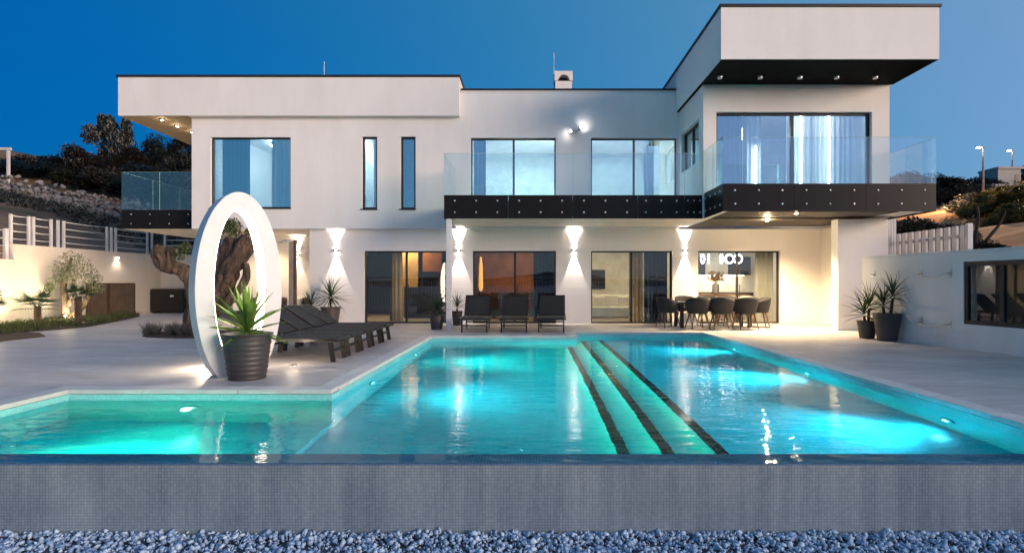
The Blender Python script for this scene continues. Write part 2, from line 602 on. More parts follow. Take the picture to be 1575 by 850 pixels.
def thing(name, label, cat, loc=(0, 0, 0), rz=0.0, group=None):
    o = bpy.data.objects.new(name, None)
    o.empty_display_size = 0.2
    C.objects.link(o)
    o.location = loc
    o.rotation_euler = (0, 0, rz)
    o.matrix_basis = Matrix.Translation(loc) @ Matrix.Rotation(rz, 4, 'Z')
    return tag(o, label, cat, group)


def tag(o, label, cat, group=None):
    o['label'] = label
    o['category'] = cat
    if group:
        o['group'] = group
    return o


def struct(o):
    o['kind'] = 'structure'
    return o


def dup(root, loc, rz=0.0, scale=1.0, label=None, group=None):
    def cp(o, par):
        c = o.copy()
        C.objects.link(c)
        c.parent = par
        for ch in o.children:
            cp(ch, c)
        return c
    r = cp(root, None)
    r.matrix_basis = Matrix.Translation(loc) @ Matrix.Rotation(rz, 4, 'Z') @ Matrix.Scale(scale, 4)
    if label:
        r['label'] = label
    if group:
        r['group'] = group
    return r


def spot(name, loc, aim, watts, size, blend, color, parent=None, radius=0.02):
    l = bpy.data.lights.new(name, 'SPOT')
    l.energy = watts; l.spot_size = R(size); l.spot_blend = blend; l.color = color; l.shadow_soft_size = radius
    o = bpy.data.objects.new(name, l)
    C.objects.link(o)
    o.matrix_basis = Matrix.Translation(loc) @ Vector(aim).to_track_quat('-Z', 'Y').to_matrix().to_4x4()
    if parent is not None:
        o.parent = parent
        o.matrix_parent_inverse = parent.matrix_basis.inverted()
    return o


def point(name, loc, watts, color, radius=0.05, parent=None):
    l = bpy.data.lights.new(name, 'POINT')
    l.energy = watts; l.color = color; l.shadow_soft_size = radius
    o = bpy.data.objects.new(name, l)
    C.objects.link(o)
    o.matrix_basis = Matrix.Translation(loc)
    if parent is not None:
        o.parent = parent
        o.matrix_parent_inverse = parent.matrix_basis.inverted()
    return o


# ================================================================== terrain, sea, hills
def height(x, y):
    dx = max(-16.55 - x, x - 11.75, 0.0)
    dy = max(y - 24.75, 0.0)
    d = math.hypot(dx, dy)
    if y < 4.3 and dx == 0:
        h = -0.78
    elif d == 0:
        h = -2.0
    else:
        left = x < -2
        h = (2.42 + 0.30 * d if left else 1.75 + 0.18 * d)
        h = min(h, 10.5 + 0.03 * min(d, 150))
        h += 0.25 * math.sin(x * 0.45 + 1.3 * math.sin(y * 0.2)) * min(1, d / 6) + 0.15 * math.sin(y * 0.8 + x * 0.3) * min(1, d / 5)
        if y < 4:
            t = max(0.0, min(1.0, (4 - y) / 12))
            h = h * (1 - t) - 0.78 * t
    if y < -7:
        h -= min(16.0, (-7 - y) * 0.45)
    return h


def spaced(core):
    out = sorted(core)
    step = 1.5
    a, b = out[0], out[-1]
    lo, hi = [], []
    while step < 900:
        step *= 1.35
        a -= step; b += step
        lo.append(a); hi.append(b)
    return lo[::-1] + out + hi


txs = spaced([-40 + 1.0 * i for i in range(24)] + [-16.6, -16.55, -16.4, 11.7, 11.75, 11.85] + [-15 + 1.5 * i for i in range(18)] + [13 + 1.0 * i for i in range(45)])
tys = spaced([-8 + 2.0 * i for i in range(6)] + [4.25, 4.3, 4.35, 5, 7, 9, 11, 13, 15, 17, 19, 21, 23, 24.7, 24.75, 24.85] + [26 + 1.2 * i for i in range(40)])
mb = MB()
nx_, ny_ = len(txs), len(tys)
mb.v = [(x, y, height(x, y)) for y in tys for x in txs]
mb.f = [(j * nx_ + i, j * nx_ + i + 1, (j + 1) * nx_ + i + 1, (j + 1) * nx_ + i) for j in range(ny_ - 1) for i in range(nx_ - 1)]
struct(mb.build('ground', TERRAIN, smooth=True))

struct(MB().box(-3500, 3500, -4500, -25, -12.0, -9.5).build('sea', SEA))

mb = MB()
rng = random.Random(5)
prev = None
ridge = []
for i in range(90):
    a = R(185 + 170 * i / 89)
    r0 = 2300
    hgt = 45 + 38 * math.sin(i * 0.31) + 24 * math.sin(i * 0.83 + 1) + rng.uniform(-5, 5)
    x, y = math.cos(a), math.sin(a)
    ridge += [(x * r0, y * r0, -12), (x * (r0 + 150), y * (r0 + 150), max(8, hgt) * 0.4), (x * (r0 + 420), y * (r0 + 420), max(10, hgt) * 0.55), (x * (r0 + 900), y * (r0 + 900), -12)]
mb.v = ridge
for i in range(89):
    for k in range(3):
        mb.f.append((i * 4 + k, i * 4 + k + 1, i * 4 + k + 5, i * 4 + k + 4))
struct(mb.build('distant_hills', plain('far_hill', (0.035, 0.04, 0.035), 0.95, vscale=0.01), smooth=True))

# orange dirt track on the right-hand slope
mb = MB()
tr = [(13.4, 14.0), (16.6, 18.8), (21.0, 25), (26.3, 33), (31.5, 42), (33, 52)]
wd = [1.4, 3.4, 4.6, 5.2, 4.6, 3.0]
NW = 9
cols = []
for i in range(41):
    t = i / 40 * (len(tr) - 1)
    k = min(int(t), len(tr) - 2); f = t - k
    x = tr[k][0] * (1 - f) + tr[k + 1][0] * f; y = tr[k][1] * (1 - f) + tr[k + 1][1] * f
    w = wd[k] * (1 - f) + wd[k + 1] * f
    for j in range(NW):
        u = (j / (NW - 1) - 0.5) * 2 * w
        X = x + u * 0.8; Y = y - u * 0.45
        mb.v.append((X, Y, height(X, Y) + (0.10 if 0 < j < NW - 1 else -0.15)))
for i in range(40):
    for j in range(NW - 1):
        mb.f.append((i * NW + j, i * NW + j + 1, (i + 1) * NW + j + 1, (i + 1) * NW + j))
struct(mb.build('dirt_path', PATH, smooth=True))

# ================================================================== terrace, pool
OUT = [(-5.6, 4.61), (-5.6, 6.7), (-2.4, 6.7), (-2.4, 13.5), (1.15, 13.5), (1.15, 14.5), (4.55, 14.5), (4.55, 4.61)]
e = 0.06
mb = MB()


def is_terrace(x, y):
    if -5.6 - e < x < 4.55 + e and y < 6.7 + e: return False
    if -2.4 - e < x < 4.55 + e and y < 13.5 + e: return False
    if 1.15 - e < x < 4.55 + e and y < 14.5 + e: return False
    return True


mb.grid([-16.4, -5.6 - e, -2.4 - e, 1.15 - e, 4.55 + e, 11.9], [4.40, 6.7 + e, 13.5 + e, 14.5 + e, 25.0], is_terrace,
        lambda u, w, t: (u, w, -0.35 * t))
struct(mb.build('terrace', TERRACE))

basin = struct(bpy.data.objects.new('pool_basin', None)); C.objects.link(basin)
for (a, b) in zip(OUT, OUT[1:]):
    x0, x1 = sorted((a[0], b[0])); y0, y1 = sorted((a[1], b[1]))
    if a[0] == b[0]:
        if a[0] in (-5.6, -2.4, 1.15):
            MB().box(a[0] - 0.05, a[0], y0 + 0.004, y1, -1.7, -0.05).build('pool_wall', MOS_YZ, basin)
        else:
            MB().box(a[0], a[0] + 0.05, y0, y1, -1.7, -0.05).build('pool_wall', MOS_YZ, basin)
    else:
        MB().box(x0, x1 - 0.003, y0, y0 + 0.05, -1.7, -0.05).build('pool_wall', MOS_XZ, basin)
WL = -0.12
MB().box(-5.6, 4.55, 4.565, 4.61, -1.7, -0.142).build('pool_wall', MOS_XZ, basin)
MB().box(-16.3, 11.8, 4.37, 4.56, -1.7, -0.141).build('infinity_wall', MOS_FRONT, basin)
MB().box(-5.6, 4.55, 4.374, 4.612, -0.140, -0.134).build('overflow_ledge', MOS_LEDGE, basin)
for (x0, x1, y1, lev, nm) in ((-5.6, -2.4, 6.7, -1.22, 'pool_floor'), (-2.398, 0.956, 13.5, -1.42, 'pool_floor'), (1.83, 4.55, 14.5, -0.82, 'pool_floor'),
                              (0.956, 1.37, 14.5, -1.22, 'pool_step'), (1.37, 1.83, 14.5, -1.02, 'pool_step')):
    MB().box(x0, x1, 4.61, y1, -1.7, lev).build(nm, MOS_XY, basin)
GREEN = emit('green_step_light', (0.08, 1.0, 0.48), 3.6)
for (x, lev, y1) in ((0.956, -1.22, 13.45), (1.37, -1.02, 14.45), (1.83, -0.82, 14.45)):
    MB().box(x - 0.05, x + 0.075, 4.62, y1, lev + 0.002, lev + 0.014).build('step_edge_strip', MOS_DARK, basin)
    MB().box(x - 0.040, x - 0.004, 4.66, y1 - 0.05, lev - 0.010, lev + 0.001).build('step_light_strip', GREEN, basin)
cop = struct(bpy.data.objects.new('pool_coping', None)); C.objects.link(cop)


def coping_run(x0, x1, y0, y1, along):
    """slabs of about 1 m laid end to end"""
    L = (x1 - x0) if along == 'x' else (y1 - y0)
    n = max(1, round(L / 1.0))
    for i in range(n):
        a, b = i * L / n + 0.003, (i + 1) * L / n - 0.003
        if along == 'x':
            MB().box(x0 + a, x0 + b, y0, y1, -0.045, 0.008).build('coping_slab', COPING, cop, bevel=0.006)
        else:
            MB().box(x0, x1, y0 + a, y0 + b, -0.045, 0.008).build('coping_slab', COPING, cop, bevel=0.006)


cw = 0.24
coping_run(-5.6 - cw, -5.59, 4.40, 6.69, 'y')
coping_run(-5.6 - cw, -2.4, 6.69, 6.7 + cw, 'x')
coping_run(-2.4 - cw, -2.39, 6.7 + cw + .002, 13.49, 'y')
coping_run(-2.4 - cw, 1.15 - cw, 13.49, 13.5 + cw, 'x')
coping_run(1.15 - cw + .002, 1.16, 13.49, 14.49, 'y')
coping_run(1.15 - cw, 4.54, 14.49, 14.5 + cw, 'x')
coping_run(4.54, 4.55 + cw, 4.40, 14.5 + cw, 'y')

mb = MB()
xs_ = [-5.6, -2.4, 1.15, 4.55]; ys_ = [4.372, 6.7, 13.5, 14.5]
ids = {}
for i in range(3):
    for j in range(3):
        if (i == 0 and j > 0) or (i == 1 and j > 1):
            continue
        q = []
        for (a, b) in ((i, j), (i + 1, j), (i + 1, j + 1), (i, j + 1)):
            if (a, b) not in ids:
                ids[(a, b)] = len(mb.v); mb.v.append((xs_[a], ys_[b], WL))
            q.append(ids[(a, b)])
        mb.f.append(tuple(q))
struct(mb.build('pool_water', WATER))

# underwater lamps in the pool walls
pl_ring = MB().lathe([(0.05, 0.0), (0.09, 0.0), (0.09, 0.022), (0.05, 0.03)], 20).mesh('pool_light_ring', True)
pl_ring.materials.append(STEEL)


def pool_light(x, y, z, aim, col, watts, label):
    t = thing('pool_light', label, 'pool light', (x, y, z))
    q = Vector(aim).to_track_quat('Z', 'Y').to_matrix().to_4x4()
    o = link('trim_ring', pl_ring, None, t); o.matrix_basis = q
    o = MB().lathe([(0.002, 0.024), (0.046, 0.024), (0.046, 0.03), (0.002, 0.032)], 20).build('lens', emit('pool_lens', col, 14.0), t); o.matrix_basis = q
    p = Vector((x, y, z)) + Vector(aim) * 0.09
    spot('lamp', p, Vector(aim) + Vector((0, 0, -0.62)), watts * 0.22, 130, 1.0, col, t, 0.05)
    spot('fill', p + Vector(aim) * 0.02, Vector(aim) + Vector((0, 0, 0.06)), watts * 3.3, 116, 1.0, col, t, 0.05)
    t['group'] = 'underwater lamps along the pool walls'


TEAL, AQUA = (0.20, 1.0, 0.78), (0.13, 0.78, 1.0)
pool_light(-4.1, 6.69, -0.52, (0, -1, 0), (0.12, 1.0, 0.58), 95, 'underwater green light in the back wall of the narrow left basin')
pool_light(-2.39, 8.3, -0.56, (1, 0, 0), (0.06, 0.90, 1.0), 100, 'underwater light in the left pool wall nearest the front')
pool_light(-2.39, 11.4, -0.56, (1, 0, 0), (0.07, 1.0, 0.80), 120, 'underwater light in the left pool wall nearest the villa')
pool_light(4.54, 6.0, -0.45, (-1, 0, 0), AQUA, 105, 'underwater blue light in the right pool wall nearest the front')
pool_light(4.54, 9.0, -0.45, (-1, 0, 0), AQUA, 105, 'underwater blue light midway along the right pool wall')
pool_light(4.54, 12.2, -0.45, (-1, 0, 0), AQUA, 105, 'underwater blue light in the right pool wall nearest the villa')

# crushed white stone along the foot of the pool wall
struct(MB().box(-16.0, 11.7, -2.0, 4.365, -0.80, -0.715).build('gravel_bed', GRAVEL_BED))
rs = np.random.RandomState(3)
phi = (1 + 5 ** 0.5) / 2
ico = np.array([(-1, phi, 0), (1, phi, 0), (-1, -phi, 0), (1, -phi, 0), (0, -1, phi), (0, 1, phi), (0, -1, -phi), (0, 1, -phi), (phi, 0, -1), (phi, 0, 1), (-phi, 0, -1), (-phi, 0, 1)], float)
ico /= np.linalg.norm(ico[0])
icof = np.array([(0, 11, 5), (0, 5, 1), (0, 1, 7), (0, 7, 10), (0, 10, 11), (1, 5, 9), (5, 11, 4), (11, 10, 2), (10, 7, 6), (7, 1, 8), (3, 9, 4), (3, 4, 2), (3, 2, 6), (3, 6, 8), (3, 8, 9), (4, 9, 5), (2, 4, 11), (6, 2, 10), (8, 6, 7), (9, 8, 1)])


def stones(n, place, size, flat=0.65):
    """n crushed stones as one (verts, faces) pair"""
    V = np.empty((n, 12, 3)); F = np.empty((n, 20, 3), int)
    for i in range(n):
        p, s = place(i), size(i)
        q = ico * (1 + rs.uniform(-0.36, 0.36, (12, 1)))
        q = q * np.array([1.0, rs.uniform(0.55, 0.9), rs.uniform(flat - 0.15, flat + 0.15)])
        a = rs.normal(size=4); a /= np.linalg.norm(a)
        w, x, y, z = a
        M = np.array([[1 - 2 * (y * y + z * z), 2 * (x * y - z * w), 2 * (x * z + y * w)], [2 * (x * y + z * w), 1 - 2 * (x * x + z * z), 2 * (y * z - x * w)], [2 * (x * z - y * w), 2 * (y * z + x * w), 1 - 2 * (x * x + y * y)]])
        V[i] = (q @ M.T) * s + p
        F[i] = icof + 12 * i
    return V.reshape(-1, 3), F.reshape(-1, 3)


def np_mesh(name, V, F):
    me = bpy.data.meshes.new(name)
    k = F.shape[1]
    me.vertices.add(len(V)); me.vertices.foreach_set('co', np.ascontiguousarray(V, dtype=np.float32).ravel())
    me.loops.add(F.size); me.loops.foreach_set('vertex_index', np.ascontiguousarray(F, dtype=np.int32).ravel())
    me.polygons.add(len(F)); me.polygons.foreach_set('loop_start', np.arange(0, F.size, k, dtype=np.int32))
    me.update(calc_edges=True)
    return me


NG = 25000


def gplace(i):
    y = 4.36 - 2.0 * rs.rand() ** 1.5
    heap = 0.035 * max(0, 1 - (4.36 - y) / 0.18)
    return np.array([rs.uniform(-6.3, 6.0), y, -0.715 + rs.uniform(0.0, 0.035) + heap * rs.rand()])


V, F = stones(NG, gplace, lambda i: 0.010 + 0.024 * rs.rand() ** 2.4, 0.5)
o = link('gravel', np_mesh('gravel', V, F), GRAVEL, kind='stuff')
tag(o, 'blue-white crushed stone spread along the foot of the mosaic pool wall', 'gravel')


# ================================================================== the villa
villa = thing('villa', 'white two storey modern villa with flat roofs and glass balconies', 'house', (0, 17.8, 0))
YG, YU = 17.8, 17.65                      # front of the ground floor and of the upper floor
DOORS = [(-5.34, -2.70, -4.0), (-1.84, 0.84, -0.48), (1.97, 4.59, 3.29), (5.42, 8.06, 6.72)]
ZD = 2.33


def front(y, t):
    return lambda u, z, k: (u, y + t * k, z)


def side(x, t):
    return lambda u, z, k: (x + t * k, u, z)


MB().wall(-7.1, 9.36, 0.0, 3.03, [(a, b, 0.0, ZD) for a, b, _ in DOORS], front(YG, 0.3)).build('ground_wall', WHITE_G, villa, True)
MB().wall(18.1, 20.0, 0.0, 3.03, [], side(-7.1, 0.3)).build('ground_wall', WHITE_G, villa, True)
MB().box(-10.75, -7.1, 20.0, 20.3, 0.0, 3.03).build('recessed_wall', WHITE_G, villa, True)
MB().box(-10.75, -10.45, 20.3, 26.0, 0.0, 3.03).build('ground_wall', WHITE_G, villa, True)
MB().box(9.36, 9.66, 15.46, 26.0, 0.0, 3.03).build('ground_wall', WHITE_G, villa, True)
MB().box(8.42, 9.79, 15.10, 15.45, 0.0, 3.045).build('pier', WHITE, villa, True, bevel=0.008)
MB().box(-2.32, -2.18, 15.33, 15.47, 0.0, 3.08).build('post', WHITE_METAL, villa, True, bevel=0.006)
# floor slab and upper walls
MB().box(-10.79, 4.77, YU + 0.3, 26.0, 3.031, 3.6).build('floor_slab', SOFFIT, villa, True)
LW = (-10.2, -7.64, 3.69, 5.95)
S1 = (-5.36, -4.88, 3.66, 5.97)
S2 = (-4.13, -3.65, 3.66, 5.97)
U1 = (-1.89, 0.83, 3.62, 5.93)
U2 = (1.95, 4.70, 3.62, 5.93)
MB().wall(-10.8, 4.77, 3.03, 7.38, [LW, S1, S2, U1, U2], front(YU, 0.3)).build('upper_wall', WHITE, villa, True)
MB().box(-10.8, -10.5, YU + 0.301, 26.0, 3.605, 6.575).build('upper_wall', WHITE, villa, True)
MB().box(-2.2, 4.66, YU - 0.02, 26.0, 7.385, 7.43).build('roof', WHITE, villa, True)
MB().box(-2.2, 4.66, YU - 0.04, 26.1, 7.435, 7.49).build('roof_trim', BLACK, villa, True)
lr = MB().box(-13.0, -2.23, 17.45, 26.5, 6.58, 7.79).build('left_roof', WHITE, villa, True)
MB().box(-13.05, -2.19, 17.41, 26.55, 7.795, 7.855).build('roof_trim', BLACK, lr, True)
MB().box(-12.96, -10.82, 17.50, 26.4, 6.565, 6.577).build('soffit', plain('brown_plank_soffit', (0.30, 0.23, 0.17), 0.7), lr, True)
# right wing
RW = (5.13, 9.41, 3.65, 6.0)
SWN = (15.62, 17.40, 4.74, 5.95)
MB().wall(4.77, 9.89, 3.10, 6.755, [RW], front(15.2, 0.3)).build('wing_wall', WHITE, villa, True)
MB().wall(15.501, 17.649, 3.10, 6.755, [SWN], side(4.77, 0.3)).build('wing_wall', WHITE, villa, True)
MB().wall(17.951, 26.0, 3.60, 6.755, [], side(4.77, 0.3)).build('wing_wall', WHITE, villa, True)
MB().box(9.59, 9.89, 15.501, 26.0, 3.10, 6.755).build('wing_wall', WHITE, villa, True)
wr = MB().box(4.67, 10.0, 13.5, 26.2, 6.76, 8.03).build('wing_roof', WHITE, villa, True)
MB().box(4.63, 10.04, 13.46, 26.25, 8.035, 8.095).build('roof_trim', BLACK, wr, True)
MB().box(4.69, 9.98, 13.53, 15.19, 6.745, 6.757).build('soffit', DARKSOFFIT, wr, True)
MB().box(4.69, 4.765, 15.2, 17.64, 6.745, 6.757).build('soffit', DARKSOFFIT, wr, True)
sp_mesh = MB().lathe([(0.055, 0), (0.065, 0.01), (0.065, 0.11), (0.05, 0.12)], 14).mesh('soffit_spot', True); sp_mesh.materials.append(STEEL)
for x in (4.97, 6.02, 7.06, 8.02, 9.03):
    o = link('soffit_spot', sp_mesh, None, wr); o.location = Vector((x, 13.5 + 0.95, 6.63)); o.matrix_parent_inverse = Matrix.Translation((0, -17.8, 0)) @ Matrix.Translation((0, 17.8, 0))
# chimney and lightning rods
ch = MB().box(0.92, 1.52, 20.0, 20.6, 7.3, 8.60).build('chimney', WHITE, villa, True)
mb = MB()
arc = [(0.22 * math.cos(R(a)), 0.22 * math.sin(R(a))) for a in range(180, -1, -15)]
for y in (19.96, 20.64):
    pass
outer = [(0.89, 8.605), (1.55, 8.605), (1.55, 8.98), (0.89, 8.98)]
xs = sorted([0.89] + [1.22 + p[0] for p in arc] + [1.55])
for i in range(len(xs) - 1):
    a, b = xs[i], xs[i + 1]
    def top(x):
        d = abs(x - 1.22)
        return 8.605 + (math.sqrt(max(0.0, 0.22 ** 2 - d * d)) if d < 0.22 else 0.0)
    za, zb = top(a), top(b)
    mb.add([(a, 19.97, za), (b, 19.97, zb), (b, 19.97, 8.95), (a, 19.97, 8.95), (a, 20.63, za), (b, 20.63, zb), (b, 20.63, 8.95), (a, 20.63, 8.95)],
           [(0, 1, 2, 3), (7, 6, 5, 4), (3, 2, 6, 7), (4, 5, 1, 0)] + ([(0, 3, 7, 4)] if i == 0 else []) + ([(1, 5, 6, 2)] if i == len(xs) - 2 else []))
mb.build('chimney_cap', WHITE, ch, True)
MB().box(0.98, 1.46, 20.25, 20.35, 8.603, 8.94).build('flue', BLACK, ch, True)
MB().tube([(-6.7, 18.0, 7.8), (-6.7, 18.0, 8.50)], 0.012, 6).build('lightning_rod', WHITE_METAL, villa, True)
MB().tube([(0.88, 20.3, 7.4), (0.88, 20.3, 9.75)], 0.012, 6).build('lightning_rod', WHITE_METAL, villa, True)
MB().bar((-2.2, 17.60, 7.50), (-12.9, 17.60, 7.50), 0.004, 0.004).build('conductor_wire', WHITE_METAL, villa, True)


def window(name, x0, x1, z0, z1, y, splits, glass, fw=0.05, depth=0.08, axis='x', sill=False):
    """dark frame with one pane per light; y is the plane of the frame's front"""
    def bx(m, a, b, c, d, e0, e1):
        return m.box(a, b, e0, e1, c, d) if axis == 'x' else m.box(e0, e1, a, b, c, d)
    m = MB()
    y1 = y + depth
    bx(m, x0, x1, z1 - fw, z1, y, y1); bx(m, x0, x1, z0, z0 + fw, y, y1)
    bx(m, x0, x0 + fw, z0 + fw, z1 - fw, y, y1); bx(m, x1 - fw, x1, z0 + fw, z1 - fw, y, y1)
    for s in splits:
        bx(m, s - fw * 0.7, s + fw * 0.7, z0 + fw, z1 - fw, y + 0.005, y1 - 0.005)
    w = m.build(name, BLACK, villa, True)
    cuts = [x0 + fw] + [c for s in splits for c in (s - fw * 0.7, s + fw * 0.7)] + [x1 - fw]
    for a, b in zip(cuts[::2], cuts[1::2]):
        bx(MB(), a, b, z0 + fw, z1 - fw, y + depth * 0.45, y + depth * 0.45 + 0.010).build('pane', glass, w, True)
    if sill:
        bx(MB(), x0 - 0.04, x1 + 0.02, z0 - 0.03, z0, y - 0.12, y).build('sill', BLACK, w, True)
    return w


for (a, b, s) in DOORS:
    d = window('sliding_door', a, b, 0.0, ZD, YG + 0.10, [s], GLASS_G, 0.045)
    MB().box(s + 0.06, s + 0.08, YG + 0.075, YG + 0.10, 0.85, 1.25).build('handle', BLACK, d, True)
window('window', *LW, YU + 0.08, [], GLASS_W, 0.045, sill=True)
window('window', *S1, YU + 0.08, [], GLASS_W, 0.06, sill=True)
window('window', *S2, YU + 0.08, [], GLASS_W, 0.06, sill=True)
window('balcony_door', *U1, YU + 0.10, [-0.52], GLASS_W, 0.045)
window('balcony_door', *U2, YU + 0.10, [3.34], GLASS_W, 0.045)
window('balcony_door', *RW, 15.2 + 0.12, [7.27], GLASS_W, 0.06)
window('window', *SWN, 4.77 + 0.10, [16.55], GLASS_W, 0.05, axis='y')

bolt = MB().lathe([(0.024, 0), (0.024, 0.014), (0.016, 0.022)], 12).mesh('bolt', True); bolt.materials.append(STEEL)


def balcony(name, slab_boxes, runs, soffit_mat):
    m = MB()
    for b in slab_boxes:
        m.box(*b)
    bal = m.build(name, soffit_mat, villa, True)
    for (p, q, cuts, zb, zm, zt, nb) in runs:
        p, q = Vector(p), Vector(q)
        d = (q - p); L = d.length; d.normalize()
        nrm_ = Vector((d.y, -d.x, 0))       # outward
        cuts = [0.0] + cuts + [L]
        for a, b in zip(cuts, cuts[1:]):
            A, B = p + d * (a + 0.004), p + d * (b - 0.004)
            for (nm, mt, z0, z1, th, off) in (('fascia_panel', FASCIA, zb, zm, 0.022, 0.0), ('glass_panel', GLASS_B, zm + 0.003, zt, 0.016, 0.003)):
                mm = MB()
                vs = [P + nrm_ * o_ for P in (A, B) for o_ in (off, off - 0 + -th)]
                pts = [(v.x, v.y, z) for z in (z0, z1) for v in (vs[0], vs[2], vs[3], vs[1])]
                mm.add(pts, [(0, 3, 2, 1), (4, 5, 6, 7), (0, 1, 5, 4), (1, 2, 6, 5), (2, 3, 7, 6), (3, 0, 4, 7)])
                mm.build(nm, mt, bal, True)
            if b < L - 0.01:
                g = p + d * b
                MB().box(g.x - 0.004, g.x + 0.004, g.y - 0.006, g.y + 0.010, zm + 0.01, zt).build('glass_edge', GLASS_EDGE, bal, True)
            for k in range(nb):
                s = (A + (B - A) * ((k + 0.5) / nb))
                for z in (zb + (zm - zb) * 0.27, zb + (zm - zb) * 0.76):
                    o = link('bolt', bolt, None, bal)
                    o.matrix_basis = Matrix.Translation((s.x + nrm_.x * 0.001, s.y + nrm_.y * 0.001, z)) @ nrm_.to_track_quat('Z', 'Y').to_matrix().to_4x4()
                    o.matrix_parent_inverse = Matrix.Identity(4)
                    o.matrix_basis = o.matrix_basis
        # top edge of the glass shows green
        for a, b in zip(cuts, cuts[1:]):
            A, B = p + d * (a + 0.004), p + d * (b - 0.004)
            c0 = (A + B) / 2 - nrm_ * 0.005
            m2 = MB().bar((A.x - nrm_.x * 0.005, A.y - nrm_.y * 0.005, zt + 0.004), (B.x - nrm_.x * 0.005, B.y - nrm_.y * 0.005, zt + 0.004), 0.017, 0.006)
            m2.build('glass_edge', GLASS_EDGE, bal, True)
    return bal


b1 = balcony('main_balcony', [(-2.36, 4.79, 15.33, 17.645, 3.10, 3.60)],
             [((-2.38, 15.3, 0), (4.80, 15.3, 0), [1.78, 3.57, 5.37, 6.66], 3.08, 3.73, 4.88, 3),
              ((-2.38, 17.64, 0), (-2.38, 15.302, 0), [1.15], 3.08, 3.73, 4.88, 2)], SOFFIT)
b2 = balcony('wing_balcony', [(4.83, 10.09, 13.78, 15.198, 3.12, 3.65), (4.83, 9.88, 15.201, 17.60, 3.12, 3.60)],
             [((4.80, 13.75, 0), (10.11, 13.75, 0), [1.77, 3.56], 3.08, 3.77, 4.92, 3),
              ((4.80, 15.29, 0), (4.80, 13.752, 0), [0.8], 3.08, 3.77, 4.92, 2),
              ((10.11, 13.752, 0), (10.11, 15.6, 0), [], 3.08, 3.77, 4.92, 3)], WHITE)
MB().box(5.05, 9.35, 14.0, 17.55, 3.100, 3.115).build('soffit_panel', plain('brown_soffit', (0.035, 0.026, 0.02), 0.6), b2, True)
b3 = balcony('left_balcony', [(-13.28, -10.81, 18.02, 22.5, 3.06, 3.60)],
             [((-13.3, 18.0, 0), (-10.81, 18.0, 0), [1.24], 3.06, 3.68, 4.90, 2),
              ((-13.3, 22.5, 0), (-13.3, 18.002, 0), [1.5, 3.0], 3.06, 3.68, 4.90, 2)], SOFFIT)

# ---- interior shell
for nm, (x0, x1, y0, y1, z0, z1), mt in (
        ('interior_floor', (-7.0, 9.3, 17.92, 23.4, -0.02, 0.012), INT_FLOOR),
        ('interior_wall', (-6.8, -2.3, 23.2, 23.4, 0.012, 3.03), NAVY),
        ('interior_wall', (-2.1, 1.3, 22.0, 22.2, 0.012, 3.03), WOOD_O),
        ('interior_wall', (1.5, 4.9, 23.2, 23.4, 0.012, 3.03), INT_WHITE),
        ('interior_wall', (5.1, 9.3, 22.6, 22.8, 0.012, 3.03), INT_WHITE),
        ('interior_wall', (-2.3, -2.1, 18.1, 23.4, 0.012, 3.03), NAVY),
        ('interior_wall', (1.3, 1.5, 18.1, 23.4, 0.012, 3.03), INT_WHITE),
        ('interior_wall', (4.9, 5.1, 18.1, 23.4, 0.012, 3.03), INT_WHITE),
        ('interior_wall', (-10.5, 4.77, 23.0, 23.2, 3.61, 7.3), INT_WHITE),
        ('interior_wall', (-6.0, -5.85, 17.96, 23.0, 3.61, 6.5), INT_WHITE),
        ('interior_wall', (-4.55, -4.4, 17.96, 23.0, 3.61, 6.5), INT_WHITE),
        ('interior_wall', (-2.5, -2.35, 17.96, 23.0, 3.61, 6.5), INT_WHITE),
        ('interior_wall', (1.35, 1.5, 17.96, 23.0, 3.61, 6.5), INT_WHITE),
        ('interior_wall', (5.08, 9.58, 20.5, 20.7, 3.61, 6.7), INT_WHITE),
        ('interior_ceiling', (-10.49, 4.76, 17.96, 23.0, 6.5, 6.56), INT_WHITE),
        ('interior_ceiling', (5.08, 9.58, 15.51, 20.5, 6.6, 6.70), INT_WHITE),
        ('interior_floor', (-10.49, 4.76, 17.96, 23.0, 3.602, 3.62), INT_FLOOR),
        ('interior_floor', (5.08, 9.58, 15.51, 20.5, 3.602, 3.64), INT_FLOOR)):
    MB().box(x0, x1, y0, y1, z0, z1).build(nm, mt, villa, True)


# ---- things inside the rooms
def curtain(label, x0, x1, y, z0, z1, mat, waves=None, amp=0.035):
    n = max(12, int((x1 - x0) / 0.025))
    waves = waves or (x1 - x0) / 0.14
    m = MB()
    for k, th in ((0, 0.0), (1, 0.006)):
        for i in range(n + 1):
            x = x0 + (x1 - x0) * i / n
            yy = y + th + amp * math.sin(2 * PI * waves * i / n) + 0.012 * math.sin(i * 0.7)
            m.v += [(x, yy, z0), (x, yy, z1)]
    for i in range(n):
        a = 2 * i; b = 2 * (n + 1) + 2 * i
        m.f += [(a, a + 2, a + 3, a + 1), (b, b + 1, b + 3, b + 2)]
    o = m.build('curtain', mat, smooth=True)
    return tag(o, label, 'curtain', 'curtains behind the villa windows')


